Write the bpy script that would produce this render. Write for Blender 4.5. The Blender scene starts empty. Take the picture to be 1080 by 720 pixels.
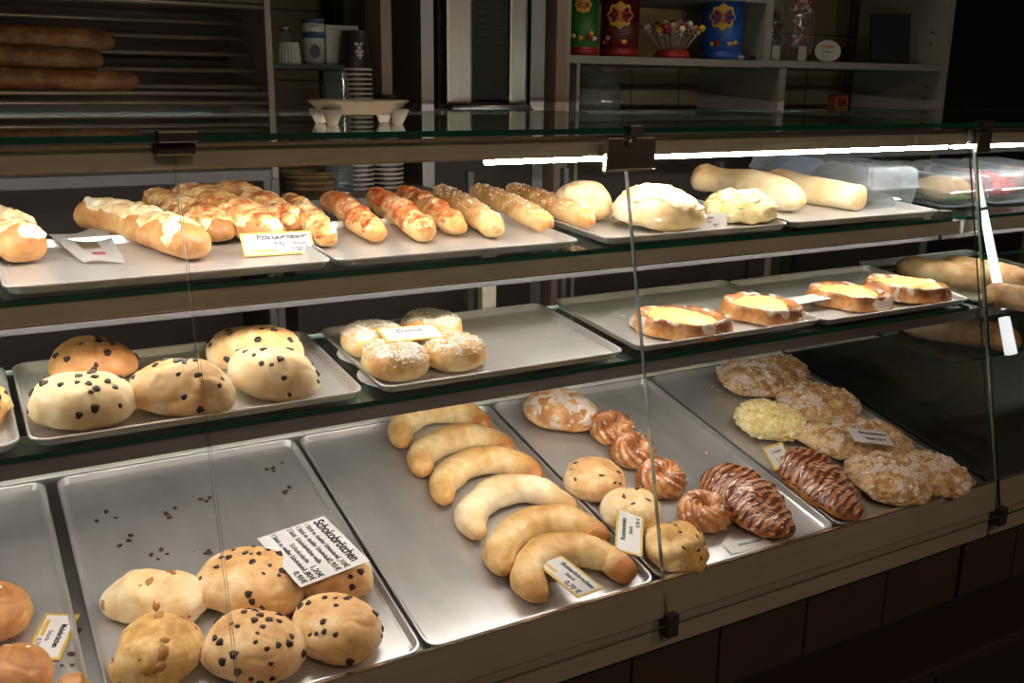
import bpy, bmesh, math, random
from mathutils import Vector, Matrix, noise
random.seed(7)
C = bpy.context.scene.collection
PI = math.pi
# ------------------------------------------------------------ camera
F = 1027.4846
YAW, PITCH, ROLL = 0.52588, 0.25946, -0.0120
EYE = Vector((0, 0, 1.6))
def cam_axes():
    ca, sa, cb, sb = math.cos(YAW), math.sin(YAW), math.cos(PITCH), math.sin(PITCH)
    f = Vector((sa*cb, ca*cb, -sb)); r = Vector((ca, -sa, 0)); d = f.cross(r)
    c, s = math.cos(ROLL), math.sin(ROLL)
    return r*c + d*s, -r*s + d*c, f
CR, CD, CF = cam_axes()
cd = bpy.data.cameras.new('camera'); cam = bpy.data.objects.new('camera', cd); C.objects.link(cam)
cd.sensor_width = 36; cd.lens = F/1080*36; cd.clip_start = .02
m3 = Matrix((CR, -CD, -CF)).transposed()
cam.matrix_world = Matrix.Translation(EYE) @ m3.to_4x4()
bpy.context.scene.camera = cam
def ray(x, y): return CR*((x-540)/F) + CD*((y-360)/F) + CF
def aty(x, y, Y): d = ray(x, y); return EYE + d*(Y/d.y)
def atz(x, y, Z): d = ray(x, y); return EYE + d*((Z-1.6)/d.z)
def atx(x, y, X): d = ray(x, y); return EYE + d*(X/d.x)
class Surf:                       # an inclined shelf surface
    def __init__(s, y, z, t, lift=0):
        s.o = Vector((0, y, z)); s.X = Vector((1, 0, 0)); s.V = Vector((0, math.cos(t), math.sin(t))); s.N = Vector((0, -math.sin(t), math.cos(t)))
        s.o = s.o + s.N*lift; s.t = t
    def up(s, h): q = Surf(0, 0, s.t); q.o = s.o + s.N*h; return q
    def hit(s, x, y, h=0):
        d = ray(x, y); o = s.o + s.N*h
        return EYE + d*((o-EYE).dot(s.N)/d.dot(s.N))
    def frame(s, p, a=0):         # matrix with origin p, x axis turned by a in the surface
        x = s.X*math.cos(a) + s.V*math.sin(a); y = s.N.cross(x)
        return Matrix.Translation(p) @ Matrix((x, y, s.N)).transposed().to_4x4()
LIP = .013
DECK = Surf(1.055, .866, .2199, -LIP+.0015)
MID = Surf(1.135, 1.2125, .0949, -LIP+.0015)
TOP = Surf(1.195, 1.3743, .0618, -LIP+.0015)
NEXTS = Surf(1.16, 1.185, .05)
# ------------------------------------------------------------ materials
MATS = {}
def nodes(name):
    m = bpy.data.materials.new(name); m.use_nodes = True; nt = m.node_tree; nt.nodes.clear()
    o = nt.nodes.new('ShaderNodeOutputMaterial'); b = nt.nodes.new('ShaderNodeBsdfPrincipled')
    nt.links.new(b.outputs[0], o.inputs[0]); MATS[name] = m
    return m, nt, b, o
def nz(nt, scale, detail=4, rough=.55, coord='Object', vec=None, dist=0):
    tc = nt.nodes.new('ShaderNodeTexCoord'); mp = nt.nodes.new('ShaderNodeMapping'); n = nt.nodes.new('ShaderNodeTexNoise')
    nt.links.new(tc.outputs[coord], mp.inputs[0]); nt.links.new(mp.outputs[0], n.inputs['Vector'])
    if vec: mp.inputs['Scale'].default_value = vec
    n.inputs['Scale'].default_value = scale; n.inputs['Detail'].default_value = detail; n.inputs['Roughness'].default_value = rough; n.inputs['Distortion'].default_value = dist
    return n
def ramp(nt, src, stops):
    r = nt.nodes.new('ShaderNodeValToRGB'); nt.links.new(src, r.inputs[0])
    e = r.color_ramp.elements
    while len(e) < len(stops): e.new(.5)
    for k, (p, c) in enumerate(stops): e[k].position = p; e[k].color = (*c, 1)
    return r
def bump(nt, b, src, strength=.3, dist=.002):
    k = nt.nodes.new('ShaderNodeBump'); k.inputs['Strength'].default_value = strength; k.inputs['Distance'].default_value = dist
    nt.links.new(src, k.inputs['Height']); nt.links.new(k.outputs[0], b.inputs['Normal'])
def H(s):                          # sRGB hex to linear
    v = [int(s[i:i+2], 16)/255 for i in (0, 2, 4)]
    return tuple(x/12.92 if x <= .04045 else ((x+.055)/1.055)**2.4 for x in v)
def plain(name, col, rough=.5, metal=0, spec=.5, bumps=0, bscale=60, var=.12, coat=0):
    m, nt, b, o = nodes(name)
    n = nz(nt, bscale/6, 3)
    c0 = tuple(max(0, x*(1-var)) for x in col); c1 = tuple(min(1, x*(1+var)) for x in col)
    r = ramp(nt, n.outputs[0], [(.3, c0), (.7, c1)]); nt.links.new(r.outputs[0], b.inputs['Base Color'])
    b.inputs['Roughness'].default_value = rough; b.inputs['Metallic'].default_value = metal; b.inputs['Specular IOR Level'].default_value = spec
    b.inputs['Coat Weight'].default_value = coat
    if bumps: bump(nt, b, nz(nt, bscale, 3).outputs[0], bumps)
    return m
def brushed(name, col, rough, lo=.8, hi=1.15, vec=(1, 30, 30), scale=9, metal=1.0):
    m, nt, b, o = nodes(name)
    n = nz(nt, scale, 4, .6, vec=vec); n2 = nz(nt, 5, 4, .6)
    mx = nt.nodes.new('ShaderNodeMath'); mx.operation = 'MULTIPLY_ADD'; nt.links.new(n.outputs[0], mx.inputs[0]); mx.inputs[1].default_value = .45
    m2 = nt.nodes.new('ShaderNodeMath'); m2.operation = 'MULTIPLY'; nt.links.new(n2.outputs[0], m2.inputs[0]); m2.inputs[1].default_value = .55; nt.links.new(m2.outputs[0], mx.inputs[2])
    r = ramp(nt, mx.outputs[0], [(.3, tuple(x*lo for x in col)), (.7, tuple(min(1, x*hi) for x in col))]); nt.links.new(r.outputs[0], b.inputs['Base Color'])
    rr = nt.nodes.new('ShaderNodeMapRange'); nt.links.new(mx.outputs[0], rr.inputs[0]); rr.inputs[3].default_value = rough*.75; rr.inputs[4].default_value = rough*1.25; nt.links.new(rr.outputs[0], b.inputs['Roughness'])
    b.inputs['Metallic'].default_value = metal
    bump(nt, b, n.outputs[0], .05, .001)
    return m
def crust(name, pale, mid, dark, scale=14, rough=.5, zlo=.1, zhi=.9, zw=.5, bmp=.35, spec=.4, coat=0, stops=(.36, .56, .85)):
    """bread crust: noise mottling, browner towards the top of the loaf (baking), 'bake' attribute adds dark ends"""
    m, nt, b, o = nodes(name)
    n = nz(nt, scale, 5, .6); n2 = nz(nt, scale*4.5, 4, .65)
    tc = nt.nodes.new('ShaderNodeTexCoord'); sp = nt.nodes.new('ShaderNodeSeparateXYZ'); nt.links.new(tc.outputs['Generated'], sp.inputs[0])
    mr = nt.nodes.new('ShaderNodeMapRange'); nt.links.new(sp.outputs[2], mr.inputs[0]); mr.inputs[1].default_value = zlo; mr.inputs[2].default_value = zhi
    a = nt.nodes.new('ShaderNodeMath'); a.operation = 'MULTIPLY'; nt.links.new(mr.outputs[0], a.inputs[0]); a.inputs[1].default_value = zw
    c = nt.nodes.new('ShaderNodeMath'); c.operation = 'MULTIPLY_ADD'; nt.links.new(n.outputs[0], c.inputs[0]); c.inputs[1].default_value = 2.3; nt.links.new(a.outputs[0], c.inputs[2])
    d = nt.nodes.new('ShaderNodeMath'); d.operation = 'MULTIPLY_ADD'; nt.links.new(n2.outputs[0], d.inputs[0]); d.inputs[1].default_value = .8; nt.links.new(c.outputs[0], d.inputs[2])
    at = nt.nodes.new('ShaderNodeAttribute'); at.attribute_name = 'bake'
    e = nt.nodes.new('ShaderNodeMath'); e.operation = 'ADD'; nt.links.new(d.outputs[0], e.inputs[0]); nt.links.new(at.outputs['Fac'], e.inputs[1])
    f = nt.nodes.new('ShaderNodeMath'); f.operation = 'MULTIPLY_ADD'; nt.links.new(e.outputs[0], f.inputs[0]); f.inputs[1].default_value = .5; f.inputs[2].default_value = -.34
    r = ramp(nt, f.outputs[0], [(stops[0], pale), (stops[1], mid), (stops[2], dark)]); nt.links.new(r.outputs[0], b.inputs['Base Color'])
    b.inputs['Roughness'].default_value = rough; b.inputs['Specular IOR Level'].default_value = spec; b.inputs['Coat Weight'].default_value = coat; b.inputs['Coat Roughness'].default_value = .2
    bump(nt, b, n2.outputs[0], bmp, .002)
    return m
def glassy(name, tint=(1, 1, 1), rough=.0, gain=1.0, haze=0, hazecol=(.8, .85, .9)):
    """clean pane: see-through, mirror at grazing angles"""
    m, nt, b, o = nodes(name); nt.nodes.remove(b)
    t = nt.nodes.new('ShaderNodeBsdfTransparent'); t.inputs[0].default_value = (*tint, 1)
    g = nt.nodes.new('ShaderNodeBsdfGlossy'); g.inputs['Roughness'].default_value = rough; g.inputs[0].default_value = (.9, .95, .93, 1)
    fr = nt.nodes.new('ShaderNodeFresnel'); fr.inputs[0].default_value = 1.5
    geo = nt.nodes.new('ShaderNodeNewGeometry'); inv = nt.nodes.new('ShaderNodeMath'); inv.operation = 'SUBTRACT'; inv.inputs[0].default_value = 1; nt.links.new(geo.outputs['Backfacing'], inv.inputs[1])
    mu = nt.nodes.new('ShaderNodeMath'); mu.operation = 'MULTIPLY'; nt.links.new(fr.outputs[0], mu.inputs[0]); nt.links.new(inv.outputs[0], mu.inputs[1])
    mg = nt.nodes.new('ShaderNodeMath'); mg.operation = 'MULTIPLY'; nt.links.new(mu.outputs[0], mg.inputs[0]); mg.inputs[1].default_value = gain
    mx = nt.nodes.new('ShaderNodeMixShader'); nt.links.new(mg.outputs[0], mx.inputs[0]); nt.links.new(t.outputs[0], mx.inputs[1]); nt.links.new(g.outputs[0], mx.inputs[2])
    last = mx
    if haze:
        df = nt.nodes.new('ShaderNodeBsdfDiffuse'); df.inputs[0].default_value = (*hazecol, 1)
        m2 = nt.nodes.new('ShaderNodeMixShader'); m2.inputs[0].default_value = haze; nt.links.new(mx.outputs[0], m2.inputs[1]); nt.links.new(df.outputs[0], m2.inputs[2]); last = m2
    nt.links.new(last.outputs[0], o.inputs[0])
    return m
def emit(name, col, s):
    m, nt, b, o = nodes(name); b.inputs['Base Color'].default_value = (*col, 1); b.inputs['Emission Color'].default_value = (*col, 1); b.inputs['Emission Strength'].default_value = s
    return m
M_ = MATS
brushed('tray_metal', (.62, .61, .58), .40, metal=.7)
brushed('old_tray_metal', (.60, .585, .58), .34, .72, 1.15, vec=(3, 1, 1), scale=5, metal=.66)
brushed('rail_metal', (.34, .30, .22), .45, .85, 1.1, vec=(1, 25, 25), metal=.45)
brushed('steel', (.40, .40, .40), .4, .85, 1.1, vec=(25, 25, 1))
brushed('dull_steel', (.33, .31, .29), .5, .85, 1.1)
plain('deck_lit_tone', (.82, .80, .74), .4, .1)
plain('frame_grey', (.045, .042, .044), .6, .1)
plain('bright_edge', (.85, .78, .62), .25, 1)
plain('clip_dark', (.035, .025, .02), .4, .3)
plain('clip_plate', (.16, .14, .11), .38, .9)
plain('fascia_board', (.035, .021, .012), .5, 0)
plain('plinth_black', (.012, .009, .008), .6)
plain('ledge_red', (.016, .005, .005), .6)
glassy('clear_glass'); glassy('shelf_glass', (.90, .97, .93)); glassy('top_glass', (.80, .87, .84), 0, 1.0)
glassy('partition_glass', (.86, .87, .86), 0, 1.0)
m, nt, b, o = nodes('glass_edge'); b.inputs['Base Color'].default_value = (.004, .05, .03, 1); b.inputs['Roughness'].default_value = .12
m, nt, b, o = nodes('joint_edge'); b.inputs['Base Color'].default_value = (.30, .34, .33, 1); b.inputs['Roughness'].default_value = .12; b.inputs['Metallic'].default_value = .6
LC_ = (1, .95, .88)
emit('top_light', LC_, 66); emit('shelf_light', LC_, 34); emit('deck_light', LC_, 44); emit('dim_light', LC_, .3)
# ------------------------------------------------------------ objects
def tag(o, label=None, cat=None, group=None, kind=None):
    if label: o['label'] = label
    if cat: o['category'] = cat
    if group: o['group'] = group
    if kind: o['kind'] = kind
    return o
def empty(name, mw, label, cat, group=None):
    o = bpy.data.objects.new(name, None); C.objects.link(o); o.empty_display_size = .02
    o.matrix_world = mw if isinstance(mw, Matrix) else Matrix.Translation(Vector(mw))
    return tag(o, label, cat, group)
def obj(name, bm, mat, parent=None, mw=None, smooth=False, mats=None):
    me = bpy.data.meshes.new(name)
    bmesh.ops.recalc_face_normals(bm, faces=bm.faces) if not getattr(bm, 'keepn', False) else None
    bm.to_mesh(me); bm.free()
    for q in (mats or [mat]): me.materials.append(M_[q] if isinstance(q, str) else q)
    if smooth:
        for p in me.polygons: p.use_smooth = True
    o = bpy.data.objects.new(name, me); C.objects.link(o)
    if mw is not None and parent is None: o.matrix_world = mw
    if parent is not None:
        o.parent = parent
        if mw is not None: o.matrix_parent_inverse = parent_mw(parent).inverted(); o.matrix_world = mw
    return o
def parent_mw(p):
    m = p.matrix_basis.copy()
    if p.parent: m = parent_mw(p.parent) @ p.matrix_parent_inverse @ m
    return m
def bx(bm, x0, x1, y0, y1, z0, z1, mi=0):
    v = [bm.verts.new((x, y, z)) for x in (x0, x1) for y in (y0, y1) for z in (z0, z1)]
    fs = []
    for q in ((0, 1, 3, 2), (4, 6, 7, 5), (0, 4, 5, 1), (2, 3, 7, 6), (0, 2, 6, 4), (1, 5, 7, 3)):
        f = bm.faces.new([v[i] for i in q]); f.material_index = mi; fs.append(f)
    return fs
def box(x0, x1, y0, y1, z0, z1, bev=0):
    bm = bmesh.new(); bx(bm, x0, x1, y0, y1, z0, z1)
    if bev: bmesh.ops.bevel(bm, geom=bm.edges[:], offset=bev, segments=2, affect='EDGES', profile=.6)
    return bm
def prism(bm, prof, x0, x1, mi=0):            # yz profile swept along x
    a = [bm.verts.new((x0, y, z)) for y, z in prof]; b = [bm.verts.new((x1, y, z)) for y, z in prof]
    n = len(prof)
    for i in range(n): bm.faces.new([a[i], a[(i+1) % n], b[(i+1) % n], b[i]]).material_index = mi
    bm.faces.new(a[::-1]).material_index = mi; bm.faces.new(b).material_index = mi
    return bm
def cyl(bm, p, q, r, seg=14, r2=None, mi=0):
    p, q = Vector(p), Vector(q); t = (q-p).normalized(); a = t.orthogonal().normalized(); b = t.cross(a); r2 = r if r2 is None else r2
    A = [bm.verts.new(p + (a*math.cos(k)+b*math.sin(k))*r) for k in [2*PI*i/seg for i in range(seg)]]
    B = [bm.verts.new(q + (a*math.cos(k)+b*math.sin(k))*r2) for k in [2*PI*i/seg for i in range(seg)]]
    for i in range(seg): bm.faces.new([A[i], A[(i+1) % seg], B[(i+1) % seg], B[i]]).material_index = mi
    bm.faces.new(A[::-1]).material_index = mi; bm.faces.new(B).material_index = mi
    return bm
def lathe(bm, prof, seg=28, cx=0, cy=0, mi=0, sx=1, sy=1):
    rings = []
    for r, z in prof:
        rings.append([bm.verts.new((cx+sx*r*math.cos(2*PI*i/seg), cy+sy*r*math.sin(2*PI*i/seg), z)) for i in range(seg)] if r > 1e-6 else [bm.verts.new((cx, cy, z))])
    for A, B in zip(rings, rings[1:]):
        for i in range(seg):
            j = (i+1) % seg
            q = [A[i % len(A)], A[j % len(A)], B[j % len(B)], B[i % len(B)]]
            u = []
            for v in q:
                if v not in u: u.append(v)
            if len(u) > 2: bm.faces.new(u).material_index = mi
    return bm
def text_mesh(s, size, mat, parent, mw, name='lettering', align='CENTER', bold=0, sx=1, fit=None):
    if not s.strip(): return
    cu = bpy.data.curves.new('t', 'FONT'); cu.body = s; cu.size = size; cu.align_x = align; cu.align_y = 'CENTER'; cu.extrude = .00015; cu.offset = bold
    o = bpy.data.objects.new('t', cu); C.objects.link(o)
    dg = bpy.context.evaluated_depsgraph_get(); dg.update()
    me = bpy.data.meshes.new_from_object(o.evaluated_get(dg)); bpy.data.objects.remove(o); bpy.data.curves.remove(cu)
    if fit:
        wd = max(v.co.x for v in me.vertices)-min(v.co.x for v in me.vertices)
        if wd > fit:
            for v in me.vertices: v.co.x *= fit/wd
    if sx != 1:
        for v in me.vertices: v.co.x *= sx
    me.materials.clear(); me.materials.append(M_[mat])
    q = bpy.data.objects.new(name, me); C.objects.link(q); q.parent = parent
    q.matrix_parent_inverse = parent_mw(parent).inverted(); q.matrix_world = mw
    return q
# ------------------------------------------------------------ room
def struct(name, bm, mat):
    return tag(obj(name, bm, mat), kind='structure')
def tiles(name, base, grout, sx=.15, sz=.15, rough=.45):
    m, nt, b, o = nodes(name)
    tc = nt.nodes.new('ShaderNodeTexCoord'); mp = nt.nodes.new('ShaderNodeMapping'); mp.inputs['Rotation'].default_value = (PI/2, 0, 0)
    br = nt.nodes.new('ShaderNodeTexBrick'); br.offset = 0; br.inputs['Scale'].default_value = 1; br.inputs['Brick Width'].default_value = sx; br.inputs['Row Height'].default_value = sz; br.inputs['Mortar Size'].default_value = .003
    br.inputs['Color1'].default_value = (*base, 1); br.inputs['Color2'].default_value = (*[x*.8 for x in base], 1); br.inputs['Mortar'].default_value = (*grout, 1)
    nt.links.new(tc.outputs['Object'], mp.inputs[0]); nt.links.new(mp.outputs[0], br.inputs['Vector']); nt.links.new(br.outputs[0], b.inputs['Base Color']); b.inputs['Roughness'].default_value = rough
    return m
tiles('wall_tiles', (.30, .24, .14), (.07, .05, .03), .22, .2); tiles('floor_tiles', (.10, .08, .065), (.03, .02, .02), .3, .3)
M_['floor_tiles'].node_tree.nodes['Mapping'].inputs['Rotation'].default_value = (0, 0, 0)
plain('wall_paint', (.12, .09, .07), .8); plain('ceiling_paint', (.25, .22, .19), .9); plain('dark_door', (.010, .007, .007), .55)
RX0, RX1, RY0, RY1, RZ = -2.0, 5.2, -2.2, 2.95, 2.75
struct('floor', box(RX0, RX1, RY0, RY1, -.1, 0), 'floor_tiles')
struct('ceiling', box(RX0, RX1, RY0, RY1, RZ, RZ+.1), 'ceiling_paint')
struct('wall_back', box(RX0, RX1, RY1, RY1+.1, 0, RZ), 'wall_tiles')
struct('wall_front', box(RX0, RX1, RY0-.1, RY0, 0, RZ), 'wall_paint')
struct('wall_left', box(RX0-.1, RX0, RY0, RY1, 0, RZ), 'wall_paint')
struct('wall_right', box(RX1, RX1+.1, RY0, RY1, 0, RZ), 'wall_paint')
d1 = struct('door_1', box(3.42, 4.6, RY1-.06, RY1, 0, 2.45, .01), 'dark_door')
bm = bmesh.new(); cyl(bm, (3.52, RY1-.06, 1.05), (3.52, RY1-.1, 1.05), .012); cyl(bm, (3.52, RY1-.1, 1.05), (3.64, RY1-.1, 1.05), .01)
obj('door_handle', bm, 'steel', d1)
# ------------------------------------------------------------ the display case
def glass_y(z): return 1.035 + (z-.80)*.2257
J = [-.62, .236, .884, 1.703]                # front glass joints
XL, XR = -.62, 1.695
case = empty('display_case', (.5, 1.5, 0), 'long glass-fronted bakery display case with two steel shelves over a sloping deck', 'display case')
def part(name, bm, mat, smooth=False, par=None, mats=None):
    return obj(name, bm, mat, par or CUR, Matrix.Identity(4), smooth, mats)
def slab(P, U, Vv, N, th):                   # parallelogram pane, rim faces get material 1
    bm = bmesh.new(); P, U, Vv, N = map(Vector, (P, U, Vv, N)); N = N.normalized()*th
    c = [P, P+U, P+U+Vv, P+Vv]; a = [bm.verts.new(p) for p in c]; b = [bm.verts.new(p+N) for p in c]
    bm.faces.new(a[::-1]); bm.faces.new(b)
    for i in range(4): bm.faces.new([a[i], a[(i+1) % 4], b[(i+1) % 4], b[i]]).material_index = 1
    return bm
def case_body(x0, x1):
    D = DECK
    # deck panel under and behind the trays
    bm = bmesh.new(); t = math.tan(.2199); z0 = D.o.z-.004
    ybk = 1.70
    prism(bm, [(1.05, z0-.03), (ybk, z0-.03+t*(ybk-1.05)), (ybk, z0+t*(ybk-1.055)), (1.05, z0)], x0, x1)
    part('deck_panel', bm, 'dull_steel' if x0 < 1 else 'plinth_black')
    bm = bmesh.new(); prism(bm, [(1.626, z0+t*(1.626-1.055)+.0005), (ybk, z0+t*(ybk-1.055)+.0005), (ybk, z0+t*(ybk-1.055)+.004), (1.626, z0+t*(1.626-1.055)+.004)], x0, x1 if x0 < 1 else x0+.4); part('deck_lit_strip', bm, 'deck_lit_tone')  # paler strip paints the tube's bright light onto the back of the deck
    # front rail and lower skirt
    bm = bmesh.new(); prism(bm, [(1.042, .806), (1.054, .806), (1.054, .864), (1.0535, .8665), (1.049, .8665), (1.0475, .864)], x0, x1); part('front_rail', bm, 'rail_metal')
    bm = bmesh.new(); prism(bm, [(1.0455, .8655), (1.0505, .8655), (1.0505, .8685), (1.0455, .8685)], x0, x1); part('rail_bead', bm, 'bright_edge')
    bm = bmesh.new(); prism(bm, [(1.052, .747), (1.09, .747), (1.09, .803), (1.052, .803)], x0, x1); part('lower_skirt', bm, 'rail_metal')
    bm = bmesh.new(); prism(bm, [(1.050, .8020), (1.058, .8020), (1.058, .8042), (1.050, .8042)], x0, x1); part('skirt_bead', bm, 'bright_edge')
    bm = bmesh.new(); bx(bm, x0, x1, 1.12, 1.75, .08, .80); part('cabinet_body', bm, 'plinth_black')
    bm = bmesh.new(); bx(bm, x0, x1, 1.15, 1.70, 0, .08); part('kick_plinth', bm, 'plinth_black')
    # brown front boards with open joints
    xx = x0; edges = [x0] + [k for k in (-.2, .02, .235, .45, .665, .87, 1.057, 1.265, 1.478, 1.682, 1.885, 2.1, 2.32, 2.6) if x0+.05 < k < x1-.05] + [x1]
    for a, b in zip(edges, edges[1:]):
        part('front_board', box(a+.0025, b-.0025, 1.10, 1.118, .585, .748, .002), 'fascia_board')
    # top rail
    bm = bmesh.new(); prism(bm, [(1.206, 1.4975), (1.232, 1.4975), (1.232, 1.523), (1.206, 1.523)], x0, x1); part('top_rail', bm, 'rail_metal')
    bm = bmesh.new(); prism(bm, [(1.2035, 1.5222), (1.212, 1.5222), (1.212, 1.5262), (1.2035, 1.5262)], x0, x1); prism(bm, [(1.2045, 1.496), (1.209, 1.496), (1.209, 1.4985), (1.2045, 1.4985)], x0, x1); part('rail_trim', bm, 'bright_edge')
    part('top_glass', slab((x0, 1.180, 1.5300), (x1-x0, 0, 0), (0, .82, 0), (0, 0, 1), .008), 'top_glass', mats=['top_glass', 'glass_edge'])
    part('lamp_housing_shield', box(x0+.02, x1-.004, 1.234, 1.285, 1.5115, 1.5135), 'dull_steel')  # added plate stops the tube's light rising through the top glass
    xs = .675 if x0 < 0 else x0+.01
    if x0 < 0: part('light_tube', cyl(bmesh.new(), (x0+.03, 1.250, 1.5045), (xs-.02, 1.250, 1.5045), .0055), 'top_light', True)
    part('light_tube', cyl(bmesh.new(), (xs, 1.246, 1.4900), (x1-.006, 1.246, 1.4900), .0045), 'top_light', True)
    # shelves: glass plate, metal front profile with lamp
    for S, zt, d, nm in ((TOP, 1.3605, .262, 'top'), (MID, 1.1985, .272, 'mid')):
        y0 = S.o.y; t = math.tan(S.t); zz = zt-.0005
        part('shelf_glass', slab((x0, y0-.002, zz-.0075), (x1-x0-.03, 0, 0), (0, d, d*t), (0, 0, 1), .007), 'shelf_glass', mats=['shelf_glass', 'glass_edge'])
        if nm == 'top':
            zr = 1.3525; h = .0245
            bm = bmesh.new(); prism(bm, [(y0+.001, zr-h), (y0+.004, zr-h), (y0+.004, zr), (y0+.001, zr)], x0, x1); part('shelf_rail', bm, 'rail_metal')
            bm = bmesh.new(); prism(bm, [(y0-.001, zr-h-.0012), (y0+.005, zr-h-.0012), (y0+.005, zr-h+.0008), (y0-.001, zr-h+.0008)], x0, x1); part('rail_trim', bm, 'bright_edge')
            bm = bmesh.new(); prism(bm, [(y0+.046, zr-.044), (y0+.050, zr-.044), (y0+.050, zr-.002), (y0+.046, zr-.002)], x0, x1); part('lamp_housing_shield', bm, 'frame_grey')
            part('tube_shield', box(x0+.02, x1-.02, y0+.004, y0+.046, zr-.0045, zr-.003), 'frame_grey')  # added cover keeps the tube's light off the glass edge and tray lip
            part('light_tube', cyl(bmesh.new(), (x0+.03, y0+.017, zr-.0135), (x1-.02, y0+.017, zr-.0135), .006), 'shelf_light', True)
        else:
            zr = 1.1905; h = .020
            bm = bmesh.new(); prism(bm, [(y0+.003, zr-h), (y0+.02, zr-h), (y0+.02, zr), (y0+.003, zr)], x0, x1); part('shelf_rail', bm, 'dull_steel')
            part('lamp_housing_shield', box(x0+.02, x1-.02, y0+.02, y0+.095, zr-.0045, zr-.0025), 'dull_steel')  # added shield keeps the deck tube's light off the shelf glass above
            part('light_tube', cyl(bmesh.new(), (x0+.03, y0+.070, zr-.014), (1.33 if x0 < 1 else x1-.02, y0+.070, zr-.014), .006), 'deck_light' if x0 < 1 else 'dim_light', True)
        for xb in [k for k in (x0+.12, .89, x1-.06) if x0 < k < x1]:      # side brackets under the glass
            bm = bmesh.new(); prism(bm, [(y0+.02, zz-.009), (y0+d-.02, zz-.009+t*(d-.04)), (y0+d-.02, zz-.035+t*(d-.04)), (y0+.02, zz-.020)], xb, xb+.004); part('shelf_bracket', bm, 'steel')
    # back frame with sliding panels
    for k, (a, b) in enumerate(((x0, x0+.03),)): pass
    bm = bmesh.new(); bx(bm, x0, .485 if x0 < 0 else x1, 1.66, 1.675, 1.434, 1.452); part('back_rail', bm, 'frame_grey')
    bm = bmesh.new(); bx(bm, x0, x1, 1.66, 1.69, 1.013, 1.035); part('back_sill', bm, 'frame_grey')
    for xu in [k for k in (.478, .492, .872, 1.089, 1.50) if x0 < k < x1] + ([x0+.05, x1-.06] if x0 > 1 else []):
        bm = bmesh.new(); bx(bm, xu-.006, xu+.006, 1.665, 1.68, 1.03, 1.435); part('back_upright', bm, 'frame_grey')
CUR = case
case_body(XL, 1.697)
for a, b in zip(J, J[1:]):
    y0, y1 = glass_y(.795), glass_y(1.527)
    part('front_glass', slab((a+.0015, y0, .795), (b-a-.003, 0, 0), (0, y1-y0, 1.527-.795), (0, .975, -.22), .005), 'clear_glass', mats=['clear_glass', 'joint_edge'])
for k, x in enumerate(J[1:]):
    y = glass_y(.80)                           # black foot clamp at the bottom of each joint
    part('foot_clamp', box(x-.004, x+.018, y-.006, y+.022, .775, .812, .002), 'clip_dark')
y = 1.196
bm = box(J[1]-.022, J[1]+.022, y-.012, y+.004, 1.5155, 1.5285, .001); part('glass_clip', bm, 'clip_dark')
bm = box(J[1]-.021, J[1]+.022, 1.170, 1.194, 1.5295, 1.5415, .001); part('glass_clip', bm, 'clip_dark')
bm = box(J[1]-.021, J[1]+.022, 1.169, 1.172, 1.5405, 1.5425); bx(bm, J[1]-.021, J[1]+.022, 1.169, 1.172, 1.5295, 1.531); bx(bm, J[1]-.022, J[1]+.022, y-.0135, y-.011, 1.5145, 1.516); part('clip_edge', bm, 'bright_edge')
bm = box(J[2]-.042, J[2]+.046, 1.180, 1.186, 1.478, 1.524, .0015); q = part('joint_plate', bm, 'clip_plate')
bm = box(J[2]-.045, J[2]-.042, 1.178, 1.186, 1.476, 1.524); bx(bm, J[2]-.042, J[2]+.046, 1.178, 1.1805, 1.4755, 1.4775); part('plate_edge', bm, 'bright_edge', par=q)
part('glass_clip', box(J[2]-.008, J[2]+.014, 1.170, 1.190, 1.5265, 1.5415, .001), 'clip_plate')
part('clip_screw', cyl(bmesh.new(), (J[2]-.004, 1.184, 1.5185), (J[2]-.004, 1.174, 1.5185), .0055), 'steel', True)
bm = box(J[3]-.006, J[3]+.034, 1.182, 1.188, 1.482, 1.526, .0015); part('joint_plate', bm, 'clip_plate')
part('glass_clip', box(J[3]-.012, J[3]+.016, 1.170, 1.192, 1.5265, 1.5415, .001), 'clip_plate')
# partition pane between the two sections
bm = bmesh.new(); pr = [(glass_y(.86)+.012, .86), (1.66, .99), (1.66, 1.50), (glass_y(1.5)+.012, 1.50)]
prism(bm, pr, 1.6990, 1.7040); bmesh.ops.recalc_face_normals(bm, faces=bm.faces); bm.normal_update()
for f in bm.faces:
    f.material_index = 1 if abs(f.normal.x) < .5 else 0
part('partition_glass', bm, 'partition_glass', mats=['partition_glass', 'glass_edge'])
# end clamp on top shelf
bm = box(1.645, 1.672, 1.200, 1.225, 1.358, 1.372, .001); part('shelf_clamp', bm, 'clip_plate')
# support post with clamp plate behind the middle shelf
bm = bmesh.new(); bx(bm, .862, .892, 1.60, 1.618, 1.01, 1.36); part('support_post', bm, 'rail_metal')
# ledge in front of the case
lg = obj('bag_ledge', box(XL, 2.9, .957, 1.098, .56, .585, .004), 'ledge_red', None, Matrix.Identity(4))
tag(lg, 'dark red ledge running along the foot of the bakery case', 'ledge')
# neighbouring section on the right
case2 = empty('display_case', (2.2, 1.5, 0), 'neighbouring display case section at the right edge, holding sandwich rolls', 'display case')
CUR = case2
case_body(1.708, 2.9)
y0, y1 = glass_y(.795), glass_y(1.527)
part('front_glass', slab((1.708, y0, .795), (1.19, 0, 0), (0, y1-y0, 1.527-.795), (0, .975, -.22), .005), 'clear_glass', mats=['clear_glass', 'glass_edge'])
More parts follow.
